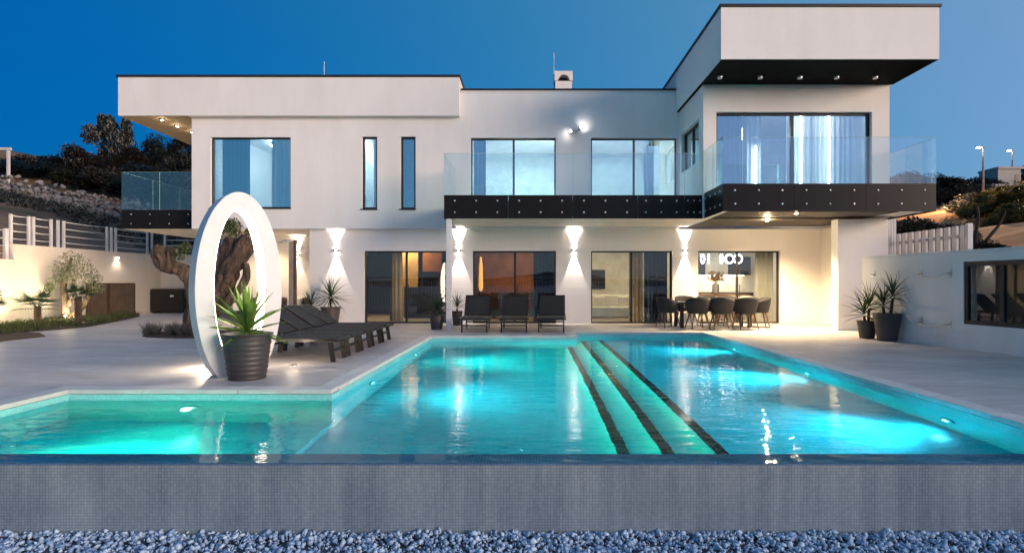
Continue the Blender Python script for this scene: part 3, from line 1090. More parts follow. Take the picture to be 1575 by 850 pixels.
curtain('dark sheet for the sky reflection filling the left third of the large upper left window', -10.15, -9.25, 18.25, 3.66, 6.3, DRAPE_REFLECT)  # dark blue sheet added where the pane only mirrors the sky
curtain('pale curtain at the right of the large upper left window', -8.55, -7.6, 18.3, 3.66, 6.3, CURTAIN)
curtain('white curtain inside the first narrow upper window', -5.15, -4.95, 18.25, 3.66, 6.3, CURTAIN)
curtain('dark curtain at the left edge of the first balcony door', -1.85, -1.45, 18.25, 3.66, 6.3, DRAPE_REFLECT)
curtain('white curtain behind the right pane of the second balcony door', 3.75, 4.1, 18.25, 3.66, 6.3, CURTAIN)
curtain('dark backing for the mirrored sky at the left of the wing balcony window', 5.15, 6.05, 15.75, 3.68, 6.45, DRAPE_REFLECT)  # sky reflection put into the colour of an added dark sheet
curtain('white curtain in the middle of the wing balcony window', 6.10, 6.62, 15.85, 3.68, 6.45, CURTAIN)
curtain('long white sheer curtain across the right pane of the wing window', 7.4, 9.35, 15.95, 3.68, 6.45, CURTAIN)
curtain('dark drape at the right of the second ground floor sliding door', 0.12, 0.80, 18.3, 0.02, 2.6, DRAPE_REFLECT)
curtain('dark drape at the right of the third ground floor sliding door', 3.78, 4.55, 18.3, 0.02, 2.6, DRAPE_REFLECT)
curtain('grey screen at the right of the kitchen sliding door', 7.45, 8.05, 18.28, 0.02, 2.6, CURTAIN_G, amp=0.01)
curtain('ochre curtain beside the column in the first ground floor room', -4.62, -4.3, 18.6, 0.02, 2.6, INT_WARM)
o = tag(MB().box(-4.78, -4.62, 18.9, 19.06, 0.013, 3.0).build('column', WOOD_D), 'dark wood column inside the first ground floor sliding door', 'column')
o = tag(MB().box(-2.95, -2.35, 18.5, 18.9, 0.013, 2.4).build('tall_cabinet', NAVY), 'dark tall cabinet at the right of the first ground floor room', 'cabinet')


def ceiling_bar(label, x0, x1, y, z, k=1):
    t = thing('ceiling_light', label, 'ceiling light', ((x0 + x1) / 2, y, z), 0, 'lit ceiling bars in the upper rooms')
    for i in range(k):
        yy = y + 0.35 * i
        MB().box(x0, x1, yy - 0.03, yy + 0.03, z - 0.03, z + 0.02).build('diffuser', EM_ROOM, t, True)
        MB().box(x0 - 0.02, x1 + 0.02, yy - 0.045, yy + 0.045, z + 0.021, z + 0.095).build('housing', WHITE_METAL, t, True)


ceiling_bar('three white light bars on the ceiling behind the first balcony door', -0.4, 0.9, 18.9, 6.40, 3)
ceiling_bar('two white light bars on the ceiling behind the second balcony door', 2.0, 3.1, 18.9, 6.40, 2)
ceiling_bar('white light bar on the ceiling behind the large upper left window', -9.6, -8.3, 20.5, 6.40, 1)
ceiling_bar('short light bar on the ceiling behind the first narrow window', -5.5, -4.9, 20.0, 6.40, 1)
for (x, lab) in ((7.70, 'vertical light line left of the bright pair behind the wing window'), (8.50, 'vertical light line right of the bright pair behind the wing window'), (6.42, 'short vertical light line beside the chandelier in the wing window')):
    z1 = 6.35 if x > 7 else 5.2
    tag(MB().box(x - 0.03, x + 0.03, 15.70, 15.73, 3.9, z1).build('light_line', emit('line_glow', (1.0, 0.95, 0.88), 9.0)), lab, 'strip light', 'vertical light lines behind the wing window')
t = thing('chandelier', 'glowing layered crystal chandelier behind the left pane of the wing window', 'chandelier', (6.55, 16.6, 5.6))
for k, (r, z) in enumerate(((0.10, 5.50), (0.20, 5.60), (0.30, 5.72), (0.22, 5.84), (0.12, 5.95))):
    MB().lathe([(r * 0.75, 0), (r, 0.02), (r, 0.09), (r * 0.75, 0.10)], 18, (6.55, 16.6, z)).build('crystal_tier', emit('crystal_glow', (1, 0.95, 0.85), 9), t, True)
MB().tube([(6.55, 16.6, 6.05), (6.55, 16.6, 6.6)], 0.008, 6).build('stem', STEEL, t, True)

# hidden-from-outside room lamps of the ground floor: flush ceiling panels
for (x, y, w, col, k, lab) in ((-4.6, 20.6, 0.7, (1, 0.70, 0.36), 34, 'flush warm ceiling lamp in the first ground floor room'),
                               (-0.6, 19.8, 0.6, (1, 0.62, 0.30), 26, 'flush warm ceiling lamp in the wood panelled room'),
                               (3.0, 20.6, 0.7, (1, 0.80, 0.48), 26, 'flush warm ceiling lamp in the living room'),
                               (7.2, 20.4, 0.7, (1, 0.90, 0.72), 20, 'flush ceiling lamp in the kitchen')):
    t = thing('flush_lamp', lab, 'ceiling lamp', (x, y, 3.0))
    MB().box(x - w / 2, x + w / 2, y - w / 2, y + w / 2, 2.965, 2.985).build('diffuser', emit('room_lamp', col, k), t, True)
    MB().box(x - w / 2 - 0.03, x + w / 2 + 0.03, y - w / 2 - 0.03, y + w / 2 + 0.03, 2.987, 3.028).build('tray', WHITE_METAL, t, True)

# kitchen: cabinets, ring pendants, island, vase, white chairs
t = thing('kitchen_cabinets', 'navy and white kitchen cabinets with a lit worktop behind the right sliding door', 'kitchen', (7.0, 22.3, 0.012))
MB().box(5.2, 8.9, 22.0, 22.58, 0.012, 0.92).build('base_cabinet', NAVY, t, True)
MB().box(5.2, 8.9, 21.97, 22.59, 0.925, 0.96).build('worktop', INT_WHITE, t, True)
for i in range(4):
    MB().box(5.22 + i * 0.92, 6.12 + i * 0.92, 22.22, 22.58, 1.62, 2.35).build('wall_cabinet', NAVY if i % 2 else INT_WHITE, t, True)
MB().box(5.3, 8.6, 22.24, 22.28, 1.585, 1.612).build('under_cabinet_light', EM_WARM, t, True)
for i, (x, a) in enumerate(((6.25, 0.9), (6.47, 1.3), (6.93, 1.0), (7.22, 0.15), (7.53, 0.1))):
    lab = ('ring pendant, first from the left, in the kitchen', 'ring pendant, second from the left, in the kitchen', 'ring pendant, third from the left, in the kitchen', 'ring pendant, fourth from the left, in the kitchen', 'ring pendant, rightmost, in the kitchen')[i]
    t = thing('ring_pendant', 'glowing white ' + lab, 'pendant lamp', (x, 20.0, 2.17), a, 'ring pendants over the kitchen island')
    MB().tube([(0.155 * math.cos(u * PI / 10), 0, 0.155 * math.sin(u * PI / 10)) for u in range(21)], 0.022, 8, cap=False).build('glow_ring', emit('ring_glow', (0.95, 0.97, 1.0), 7), t, smooth=True)
    MB().tube([(0, 0, 0.17), (0, 0, 0.83)], 0.004, 5).build('cable', BLACK, t)
t = thing('kitchen_island', 'pale kitchen island carrying the vase of dried flowers', 'kitchen island', (6.7, 19.8, 0.012))
MB().box(5.6, 7.6, 19.5, 20.3, 0.012, 0.86).build('base', INT_WHITE, t, True)
MB().box(5.5, 7.7, 19.4, 20.4, 0.865, 0.91).build('top', WOOD_O, t, True)
t = thing('vase', 'white vase of dried flowers on the kitchen island', 'vase', (6.62, 19.7, 0.912))
MB().lathe([(0.09, 0), (0.12, 0.1), (0.12, 0.30), (0.10, 0.36), (0.085, 0.36)], 18).build('jar', INT_WHITE, t, smooth=True)
mb = MB(); rng = random.Random(2)
for i in range(240):
    a, b_ = rng.uniform(0, 2 * PI), rng.uniform(0, 1)
    r = 0.28 * math.sqrt(rng.random())
    c = Vector((r * math.cos(a), r * math.sin(a), 0.46 + rng.uniform(0, 0.42) * (1 - r)))
    u = Vector((rng.gauss(0, 1), rng.gauss(0, 1), rng.gauss(0, 1))).normalized() * 0.05
    w = u.orthogonal().normalized() * 0.03
    mb.add([c - u, c + w, c + u, c - w], [(0, 1, 2, 3)])
for i in range(14):
    a = rng.uniform(0, 2 * PI)
    mb.tube([(0, 0, 0.3), (0.2 * math.cos(a), 0.2 * math.sin(a), 0.7)], 0.004, 4)
mb.build('dried_flowers', DRYFLOWER, t)


def tub(name, label, loc, rz, mat, sc=1.0, legs=WOOD_T, group=None):
    """tub chair: wrapped shell, cushion, four splayed tapered legs"""
    t = thing(name, label, 'chair', loc, rz, group)
    m = MB()
    n, h = 22, 5
    lay = []
    for th in (0.0, 0.03):
        for i in range(n + 1):
            a = R(-120 + 240 * i / n) + PI / 2     # open towards -y
            k = abs(i / n - 0.5) * 2
            top = 0.80 - 0.17 * k ** 2.2
            for j in range(h + 1):
                f = j / h
                r = (0.235 + 0.07 * math.sin(f * PI * 0.5) - th) * sc
                m.v.append((r * math.cos(a) * 1.02, r * math.sin(a), (0.40 + (top - 0.40) * f) * sc))
    S = (n + 1) * (h + 1)
    for i in range(n):
        for j in range(h):
            q = i * (h + 1) + j
            m.f += [(q, q + h + 1, q + h + 2, q + 1), (S + q, S + q + 1, S + q + h + 2, S + q + h + 1)]
        q = i * (h + 1) + h
        m.f.append((q, q + h + 1, S + q + h + 1, S + q))
    m.build('shell', mat, t, smooth=True)
    MB().lathe([(0.20 * sc, 0.385 * sc), (0.245 * sc, 0.40 * sc), (0.245 * sc, 0.46 * sc), (0.20 * sc, 0.48 * sc)], 20).build('seat', mat, t, smooth=True)
    for sx in (-1, 1):
        for sy in (-1, 1):
            MB().tube([(sx * 0.15 * sc, sy * 0.14 * sc, 0.395 * sc), (sx * 0.24 * sc, sy * 0.23 * sc, 0)], [0.022 * sc, 0.012 * sc], 8).build('leg', legs, t, smooth=True)
    return t


wc0 = tub('kitchen_chair', 'white tub chair at the left end of the kitchen island', (5.75, 19.0, 0.012), PI, SOFA_W, 1.08)
dup(wc0, (6.75, 18.98, 0.012), PI, label='white tub chair in the middle before the kitchen island')
dup(wc0, (7.35, 19.0, 0.012), PI, label='white tub chair at the right end of the kitchen island')

t = thing('sofa', 'white fabric sofa inside the third ground floor sliding door', 'sofa', (2.8, 20.6, 0.012))
MB().box(2.0, 3.9, 20.2, 21.0, 0.06, 0.42).build('seat', SOFA_W, t, True, bevel=0.04)
MB().box(2.0, 3.9, 20.85, 21.1, 0.425, 0.85).build('backrest', SOFA_W, t, True, bevel=0.04)
MB().box(1.8, 1.995, 20.2, 21.1, 0.06, 0.62).build('armrest', SOFA_W, t, True, bevel=0.03)
MB().box(3.905, 4.1, 20.2, 21.1, 0.06, 0.62).build('armrest', SOFA_W, t, True, bevel=0.03)
for x in (2.4, 3.3):
    MB().box(x, x + 0.42, 20.66, 20.82, 0.43, 0.80).build('cushion', SOFA_W, t, True, bevel=0.05)
t = thing('dining_bench', 'dark low table in the wood panelled room', 'table', (-0.4, 20.3, 0.012))
MB().box(-1.4, 0.6, 19.9, 20.7, 0.70, 0.75).build('top', WOOD_D, t, True)
for x in (-1.3, 0.5):
    for y in (20.0, 20.6):
        MB().box(x - 0.03, x + 0.03, y - 0.03, y + 0.03, 0.012, 0.698).build('leg', WOOD_D, t, True)
t = thing('tall_lamp', 'tall glowing orange lamp at the left of the second ground floor sliding door', 'floor lamp', (-1.72, 19.4, 0.012))
MB().lathe([(0.14, 0), (0.14, 0.03), (0.02, 0.05), (0.02, 1.0)], 14).build('stand', BLACK, t, smooth=True)
MB().lathe([(0.04, 1.0), (0.08, 1.15), (0.06, 1.9), (0.03, 2.2)], 14).build('shade', emit('orange_shade', (1, 0.45, 0.12), 0.7), t, smooth=True)

for nm, lab, (x0, x1, y0, y1, z0, z1), mt in (
        ('wall_panel_board', 'ochre wall panel behind the column in the first ground floor room', (-4.95, -4.25, 21.0, 21.08, 0.013, 2.98), INT_WARM),
        ('wall_panel_board', 'orange wood wall panel hung high in the first ground floor room', (-4.05, -3.15, 20.9, 20.98, 1.72, 2.95), WOOD_O),
        ('side_board', 'dark low sideboard in the first ground floor room', (-4.6, -2.6, 20.2, 20.7, 0.013, 1.15), NAVY),
        ('side_board', 'dark sideboard along the wall of the wood panelled room', (-1.5, 0.2, 21.4, 21.95, 0.013, 0.95), WOOD_D),
        ('tv_screen', 'dark wall screen above the sofa in the living room', (2.15, 3.15, 23.10, 23.19, 1.05, 1.85), BLACK)):
    tag(MB().box(x0, x1, y0, y1, z0, z1).build(nm, mt, bevel=0.01), lab, {'wall_panel_board': 'wall panel', 'side_board': 'sideboard', 'tv_screen': 'screen'}[nm])
curtain('beige curtain at the middle of the third ground floor sliding door', 3.30, 3.76, 18.4, 0.02, 2.6, INT_WARM)

# ---- lamps on the outside walls
wl_body = MB().box(-0.055, 0.055, -0.10, 0, -0.035, 0.035).mesh('wall_lamp_body'); wl_body.materials.append(BLACK)
wl_lens = MB().box(-0.03, 0.03, -0.08, -0.03, -0.003, 0.003).mesh('wall_lamp_lens'); wl_lens.materials.append(emit('wall_lamp_lens', (1.0, 0.90, 0.76), 50.0))


def wall_lamp(x, y, z, label, w=150):
    t = thing('wall_lamp', label, 'wall lamp', (x, y, z), 0, 'up and down lamps on the ground floor wall')
    link('body', wl_body, None, t)
    w *= 0.88 + 0.24 * ((x * 7.3) % 1.0)
    for s in (-1, 1):
        o = link('lens', wl_lens, None, t); o.location = (0, 0, s * 0.0385)
        spot('beam', (x, y - 0.07, z + s * 0.045), (0, 0.09, s), w, 45 + 4 * ((x * 3.7) % 1.0), 0.16, (1.0, 0.90, 0.78), t, 0.012)


wall_lamp(-6.23, YG, 2.34, 'up and down wall lamp left of the first sliding door')
wall_lamp(-2.29, YG, 2.34, 'up and down wall lamp behind the white balcony post')
wall_lamp(1.42, YG, 2.34, 'up and down wall lamp between the second and third sliding doors')
wall_lamp(4.99, YG, 2.34, 'up and down wall lamp left of the kitchen sliding door')
wall_lamp(-8.40, 20.0, 2.30, 'up and down wall lamp in the recess behind the outdoor shower', 60)

dl = MB().lathe([(0.045, 0), (0.075, 0.004), (0.075, 0.03), (0.045, 0.034)], 16).mesh('downlight', True); dl.materials.append(STEEL)


def downlight(x, y, z, label, w, col, group):
    t = thing('downlight', label, 'downlight', (x, y, z), 0, group)
    o = link('trim', dl, None, t); o.location = (0, 0, -0.034)
    MB().lathe([(0.002, -0.036), (0.043, -0.036), (0.043, -0.030), (0.002, -0.030)], 14).build('lens', EM_WARM, t)
    spot('beam', (x, y, z - 0.06), (0, 0.15 if w > 1000 else 0.0, -1), w, 132, 0.75, col, t, 0.04)
    point('glow', (x, y, z - 0.09), w * 0.035, col, 0.03, t)


WARM = (1.0, 0.74, 0.42)
downlight(6.80, 14.10, 3.098, 'warm downlight under the wing balcony nearest its front edge', 120, WARM, 'warm downlights under the wing balcony')
downlight(6.76, 15.75, 3.098, 'warm downlight under the wing balcony nearer the kitchen door', 1300, WARM, 'warm downlights under the wing balcony')
downlight(-11.83, 17.78, 6.563, 'warm downlight under the left roof overhang, nearest the front', 70, WARM, 'warm downlights under the left roof')
downlight(-11.80, 18.50, 6.563, 'warm downlight under the left roof overhang, second from the front', 70, WARM, 'warm downlights under the left roof')
downlight(-11.77, 19.25, 6.563, 'warm downlight under the left roof overhang, third from the front', 70, WARM, 'warm downlights under the left roof')
downlight(-9.2, 19.0, 3.03, 'warm downlight over the recess behind the olive trunk', 180, WARM, 'downlights in the recess')
t = thing('flood_lamp', 'twin headed flood lamp shining on the upper wall between the balcony doors', 'flood lamp', (1.45, YU, 6.12))
MB().box(1.40, 1.50, YU - 0.05, YU, 6.07, 6.17).build('base', WHITE_METAL, t, True)
for s in (-1, 1):
    MB().tube([(1.45 + s * 0.05, YU - 0.06, 6.12), (1.45 + s * 0.16, YU - 0.20, 6.14 + 0.05 * s)], [0.035, 0.055], 12).build('head', WHITE_METAL, t, True)
    MB().tube([(1.45 + s * 0.161, YU - 0.201, 6.14 + 0.05 * s), (1.45 + s * 0.17, YU - 0.212, 6.142 + 0.052 * s)], [0.03, 0.028], 12).build('lens', EM_WHITE, t, True)
    spot('beam', (1.45 + s * 0.20, YU - 0.26, 6.14 + 0.05 * s), (0.12 * s, 0.75, 0.25 * s + 0.1), (2.2 if s < 0 else 4.0), 110, 0.95, (1, 0.93, 0.82), t, 0.04)


# ================================================================== walls and fences round the terrace
t = thing('retaining_wall', 'cream concrete retaining wall along the left side of the garden', 'wall', (-16.5, 17.5, 0))
MB().box(-16.75, -16.38, 17.55, 24.85, -0.4, 2.54).build('wall_section', CREAM, t, True, bevel=0.01)
MB().box(-16.75, -16.38, 6.0, 17.54, -0.4, 2.05).build('wall_section', CREAM, t, True, bevel=0.01)
MB().box(-16.379, -10.77, 24.5, 24.85, -0.4, 2.54).build('wall_section', CREAM, t, True, bevel=0.01)
MB().box(-16.376, -10.78, 24.30, 24.499, 0.0, 0.10).build('plinth', WHITE, t, True)

rail = thing('railing', 'white metal railing with four bars along the top of the retaining wall', 'railing', (-16.55, 17.5, 2.5))
pts = [(-16.55, 17.62), (-16.55, 18.25), (-16.55, 18.42), (-16.55, 19.10), (-16.55, 19.38), (-16.55, 19.62), (-16.55, 21.62), (-16.55, 21.85), (-16.55, 22.08), (-16.55, 23.9), (-16.55, 24.2)]
panels = [((-16.55, 17.62), (-16.55, 18.25)), ((-16.55, 18.42), (-16.55, 19.10)), ((-16.55, 19.62), (-16.55, 21.62)), ((-16.55, 22.08), (-16.55, 23.9)), ((-16.3, 24.68), (-13.9, 24.68)), ((-13.6, 24.68), (-11.2, 24.68))]
pts += [(-16.3, 24.68), (-13.9, 24.68), (-13.75, 24.68), (-13.6, 24.68), (-11.2, 24.68)]
for (x, y) in pts:
    MB().box(x - 0.03, x + 0.03, y - 0.04, y + 0.04, 2.54, 3.50).build('post', WHITE_METAL, rail, True)
for z0, ps in ((2.54, panels), (2.05, [((-16.55, 14.2), (-16.55, 15.8)), ((-16.55, 15.95), (-16.55, 17.45))])):
    for (a, b) in ps:
        for k in range(4):
            z = z0 + 0.18 + 0.245 * k
            MB().tube([(a[0], a[1], z), ((a[0] + b[0]) / 2, (a[1] + b[1]) / 2, z - 0.012), (b[0], b[1], z)], 0.017, 6).build('rail', WHITE_METAL, rail, True, smooth=True)
for y in (14.2, 15.8, 15.95, 17.45):
    MB().box(-16.595, -16.505, y - 0.055, y + 0.055, 2.05, 3.02).build('post', WHITE_METAL, rail, True)

g = thing('slatted_gate', 'brown vertical slatted double gate set against the left retaining wall', 'gate', (-16.3, 21.6, 0))
for (y0, y1) in ((20.36, 21.38), (21.44, 22.85)):
    f = MB()
    f.box(-16.36, -16.31, y0, y0 + 0.05, 0.02, 1.30).box(-16.36, -16.31, y1 - 0.05, y1, 0.02, 1.30)
    f.box(-16.36, -16.31, y0 + 0.05, y1 - 0.05, 1.25, 1.30).box(-16.36, -16.31, y0 + 0.05, y1 - 0.05, 0.02, 0.07)
    fo = f.build('leaf_frame', WOOD_D, g, True)
    n = int((y1 - y0 - 0.1) / 0.085)
    for i in range(n):
        y = y0 + 0.06 + i * (y1 - y0 - 0.12) / n
        MB().box(-16.345, -16.300, y, y + 0.055, 0.07, 1.25).build('slat', GATE, fo, True)

t = thing('equipment_box', 'black louvred equipment box standing against the back garden wall', 'equipment box', (-15.7, 24.0, 0))
MB().box(-16.30, -14.95, 23.75, 24.29, 0.06, 1.05).build('case', BLACK, t, True, bevel=0.015)
for i in range(9):
    MB().box(-16.22, -15.03, 23.735, 23.748, 0.16 + i * 0.09, 0.205 + i * 0.09).build('louvre', BLACK, t, True)
for x in (-16.2, -15.1):
    MB().box(x - 0.05, x + 0.05, 23.85, 24.2, 0.0, 0.058).build('foot', BLACK, t, True)
MB().box(-15.45, -15.30, 23.728, 23.734, 0.70, 0.78).build('plate', WHITE_METAL, t, True)

t = thing('wall_spot', 'small bright lamp on the left retaining wall above the gate', 'wall lamp', (-16.36, 21.9, 2.33))
MB().lathe([(0.05, 0), (0.06, 0.02), (0.06, 0.07), (0.04, 0.08)], 14, (-16.32, 21.9, 2.30)).build('body', WHITE_METAL, t, True)
MB().lathe([(0.003, 0), (0.045, 0), (0.045, 0.012), (0.003, 0.014)], 14, (-16.32, 21.9, 2.284)).build('lens', EM_WHITE, t, True)
spot('beam', (-16.25, 21.9, 2.26), (0.1, 0, -1), 14, 140, 0.9, (1, 0.85, 0.66), t, 0.04)

# right-hand wall, slightly skewed, local x runs from its far end towards the viewer
ang = math.atan2(6.0 - 13.6, 9.30 - 8.18)
rw = thing('garden_wall', 'white garden wall with a dark window on the right of the terrace', 'wall', (8.18, 13.6, 0), ang)
Lw = math.hypot(1.12, 7.6)
WIN = (2.70, 5.1, 0.49, 1.72)
MB().wall(0, Lw, 0.0, 1.92, [WIN], lambda u, z, k: (u, 0.30 * k, z)).build('wall_panel', WALL_R, rw)
MB().box(-0.02, Lw + 0.02, -0.015, 0.33, 1.922, 1.95).build('wall_cap', WHITE, rw)
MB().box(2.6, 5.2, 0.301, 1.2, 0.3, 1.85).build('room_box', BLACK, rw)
fr = MB()
fr.box(WIN[0], WIN[1], 0.02, 0.10, 1.63, 1.72).box(WIN[0], WIN[1], 0.02, 0.10, 0.49, 0.57)
fr.box(WIN[0], WIN[0] + 0.07, 0.02, 0.10, 0.57, 1.63).box(WIN[1] - 0.07, WIN[1], 0.02, 0.10, 0.57, 1.63)
cuts = [WIN[0] + 0.07, 3.40, 3.48, 4.25, 4.33, WIN[1] - 0.07]
fr.box(3.40, 3.48, 0.025, 0.095, 0.57, 1.63).box(4.25, 4.33, 0.025, 0.095, 0.57, 1.63)
wo = fr.build('window', BLACK, rw)
for a, b in zip(cuts[::2], cuts[1::2]):
    MB().box(a, b, 0.055, 0.063, 0.57, 1.63).build('pane', GLASS_G, wo)

for i, (u0, u1, z, lab) in enumerate(((0.40, 1.07, 1.50, 'steel wall rack with a sagging bar, upper row, farther from the dark window'), (1.72, 2.40, 1.50, 'steel wall rack with a sagging bar, upper row, next to the dark window'),
                                      (0.40, 1.07, 0.46, 'steel wall rack behind the two dark pots, lower row'), (1.72, 2.40, 0.46, 'steel wall rack with a sagging bar, lower row, below the one by the window'))):
    M = rw.matrix_basis
    t = thing('wall_rack', lab, 'wall rack', M @ Vector(((u0 + u1) / 2, 0, z)), ang, 'steel racks on the white garden wall')
    h = (u1 - u0) / 2
    for s in (-1, 1):
        MB().box(s * h - 0.03, s * h + 0.03, -0.012, -0.001, -0.08, 0.08).build('plate', STEEL, t)
        MB().tube([(s * h, -0.012, 0.0), (s * h, -0.16, 0.0)], 0.012, 8).build('arm', STEEL, t, smooth=True)
    MB().tube([(-h + 2 * h * k / 12, -0.15, -0.075 * (1 - (k / 6 - 1) ** 2)) for k in range(13)], 0.011, 8).build('sag_bar', STEEL, t, smooth=True)

fn = thing('slat_fence', 'white vertical slat fence behind the right garden wall', 'fence', (11.3, 15.6, 1.0))
n = 19
for i in range(n):
    y = 14.32 + i * (17.0 - 14.32) / n
    MB().box(11.26 + 0.05 * (i % 2), 11.33 + 0.012 * (i % 2), y, y + (0.085 if i % 2 else 0.112), 0.3, 2.80).build('slat', WHITE_METAL, fn, True)
MB().box(11.345, 11.38, 14.3, 17.02, 2.5, 2.58).build('rail', WHITE_METAL, fn, True)
MB().box(11.27, 11.40, 14.22, 14.31, 0.0, 2.84).build('post', WHITE_METAL, fn, True)
for i in range(3):
    MB().box(11.10 + i * 0.085, 11.165 + i * 0.085, 17.10, 17.14, 0.9, 3.4).build('slat', WHITE_METAL, fn, True)

# white railing at the lookout behind the viewer: it shows in the window reflections
t = thing('lookout_railing', 'white baluster railing mirrored in the ground floor glass', 'railing', (0, -5, -0.78))
MB().box(-16, 16, -5.05, -4.95, 1.66, 1.74).build('top_rail', WHITE_METAL, t, True)
MB().box(-16, 16, -5.04, -4.96, 1.38, 1.43).build('mid_rail', WHITE_METAL, t, True)
mb = MB()
for i in range(160):
    x = -15.9 + i * 0.2
    mb.box(x - 0.022, x + 0.022, -5.02, -4.98, -0.78, 1.38)
mb.build('baluster', WHITE_METAL, t, True, kind='stuff')
for i in range(9):
    MB().box(-16 + i * 4 - 0.05, -16 + i * 4 + 0.05, -5.16, -5.06, -0.78, 1.74).build('post', WHITE_METAL, t, True)


# ================================================================== plants
def leaf_strip(m, base, out, up, length, width, droop, segs=4, fold=0.35):
    """one sword-shaped leaf with a folded middle"""
    base, out, up = Vector(base), Vector(out).normalized(), Vector(up)
    side_ = out.cross(up).normalized()
    o = len(m.v)
    pos = base.copy()
    d = out.copy()
    for i in range(segs + 1):
        f = i / segs
        w = width * (0.55 + 0.9 * f if f < 0.4 else (1 - f) / 0.6 * 0.91 + 0.002)
        nrm2 = side_.cross(d)
        m.v += [tuple(pos - side_ * w / 2 + nrm2 * w * fold), tuple(pos), tuple(pos + side_ * w / 2 + nrm2 * w * fold)]
        pos = pos + d * (length / segs)
        d = (d + Vector((0, 0, -droop / segs))).normalized()
    for i in range(segs):
        a = o + 3 * i
        m.f += [(a, a + 1, a + 4, a + 3), (a + 1, a + 2, a + 5, a + 4)]


def rosette(m, c, n, length, width, rng, low=-20, high=85, droop=0.5):
    for i in range(n):
        f = i / n
        az = i * 2.399 + rng.uniform(-0.2, 0.2)
        el = R(low + (high - low) * f ** 0.8 + rng.uniform(-7, 7))
        d = Vector((math.cos(az) * math.cos(el), math.sin(az) * math.cos(el), math.sin(el)))
        leaf_strip(m, Vector(c) + d * 0.02 + Vector((0, 0, 0.10 * f)), d, (0, 0, 1) if abs(d.z) < 0.95 else (1, 0, 0), length * rng.uniform(0.75, 1.1), width, droop * rng.uniform(0.3, 1.2))


def pot_mesh(h, r0, r1, wavy, name, n=40):
    prof = []
    k = 28
    for i in range(k + 1):
        f = i / k
        r = r0 + (r1 - r0) * f
        if wavy and 0.04 < f < 0.9:
            r += 0.006 * math.sin(f * 2 * PI * 9)
        prof.append((r, h * f))
    prof += [(r1 + 0.012, h), (r1 + 0.012, h + 0.015), (r1 - 0.02, h + 0.015), (r1 - 0.03, h - 0.06)]
    return MB().lathe(prof, n).mesh(name, True)


def potted(label, loc, h, r0, r1, heads, mat_pot, mat_leaf, length, width, seed, n=46, wavy=True, low=-20):
    t = thing('potted_yucca', label, 'potted plant', loc)
    rng = random.Random(seed)
    link('pot', pot_mesh(h, r0, r1, wavy, 'pot'), mat_pot, t)
    MB().lathe([(0.001, h - 0.055), (r1 - 0.032, h - 0.055), (r1 - 0.032, h - 0.04), (0.001, h - 0.035)], 20).build('soil', SOIL, t)
    lm, sm = MB(), MB()
    for (x, y, sh) in heads:
        if sh > 0.02:
            sm.tube([(x * 0.6, y * 0.6, h - 0.05), (x, y, h + sh)], [0.035, 0.028], 8)
        rosette(lm, (x, y, h + sh), n, length, width, rng, low)
    if sm.v:
        sm.build('stem', BARK_H, t)
    lm.build('leaves', mat_leaf, t, smooth=True)
    return t


potted('large wavy dark pot of bright green yucca beside the oval sculpture', (-3.86, 7.55, 0), 0.60, 0.235, 0.315, [(0.0, 0.0, 0.0)], POT, YUCCA, 0.66, 0.088, 1, 34, low=-12)
potted('brown pot of yucca against the wall left of the first sliding door', (-6.22, 17.25, 0), 0.54, 0.22, 0.30, [(0, 0, 0.28)], POT_B, YUCCA_D, 0.72, 0.045, 2, 60, low=-45)
potted('smaller brown pot of yucca against the wall next to the shower', (-6.82, 17.2, 0), 0.40, 0.14, 0.20, [(0, 0, 0.12)], POT_B, YUCCA_D, 0.62, 0.04, 3, 30, low=0)
potted('dark pot of yucca left of the white balcony post', (-2.62, 15.55, 0), 0.38, 0.15, 0.20, [(0, 0, 0.10)], POT, YUCCA_D, 0.66, 0.045, 4, 36, low=-5)
potted('small pot of yucca right of the white balcony post', (-2.25, 17.1, 0), 0.42, 0.13, 0.17, [(0, 0, 0.10)], POT_B, YUCCA_D, 0.52, 0.04, 5, 26, low=5)
potted('smaller of the two black pots by the white garden wall', (7.93, 13.0, 0), 0.40, 0.155, 0.215, [(-0.07, 0.0, 0.12), (0.08, 0.05, 0.30)], POT, YUCCA_D, 0.58, 0.045, 6, 24, wavy=False, low=-25)
potted('larger of the two black pots by the white garden wall', (8.05, 12.45, 0), 0.60, 0.19, 0.285, [(-0.08, 0.02, 0.16), (0.10, -0.04, 0.36)], POT, YUCCA_D, 0.56, 0.045, 7, 24, wavy=False, low=-20)


def leaf_cloud(m, centre, rad, n, size, rng, squash=(1, 1, 1)):
    c = Vector(centre)
    for i in range(n):
        d = Vector((rng.gauss(0, 1), rng.gauss(0, 1), rng.gauss(0, 1))).normalized()
        p = c + Vector((d.x * squash[0], d.y * squash[1], d.z * squash[2])) * rad * rng.random() ** 0.45
        u = Vector((rng.gauss(0, 1), rng.gauss(0, 1), rng.gauss(0, 1))).normalized()
        w = u.orthogonal().normalized()
        s = size * rng.uniform(0.6, 1.3)
        m.add([p - u * s, p + w * s * 0.35, p + u * s, p - w * s * 0.35], [(0, 1, 2, 3)])


# old olive with a massive twisted trunk
rng = random.Random(11)
t = thing('old_olive_tree', 'ancient olive tree with thick twisted cut back trunk behind the oval sculpture', 'tree', (-8.27, 13.6, 0))


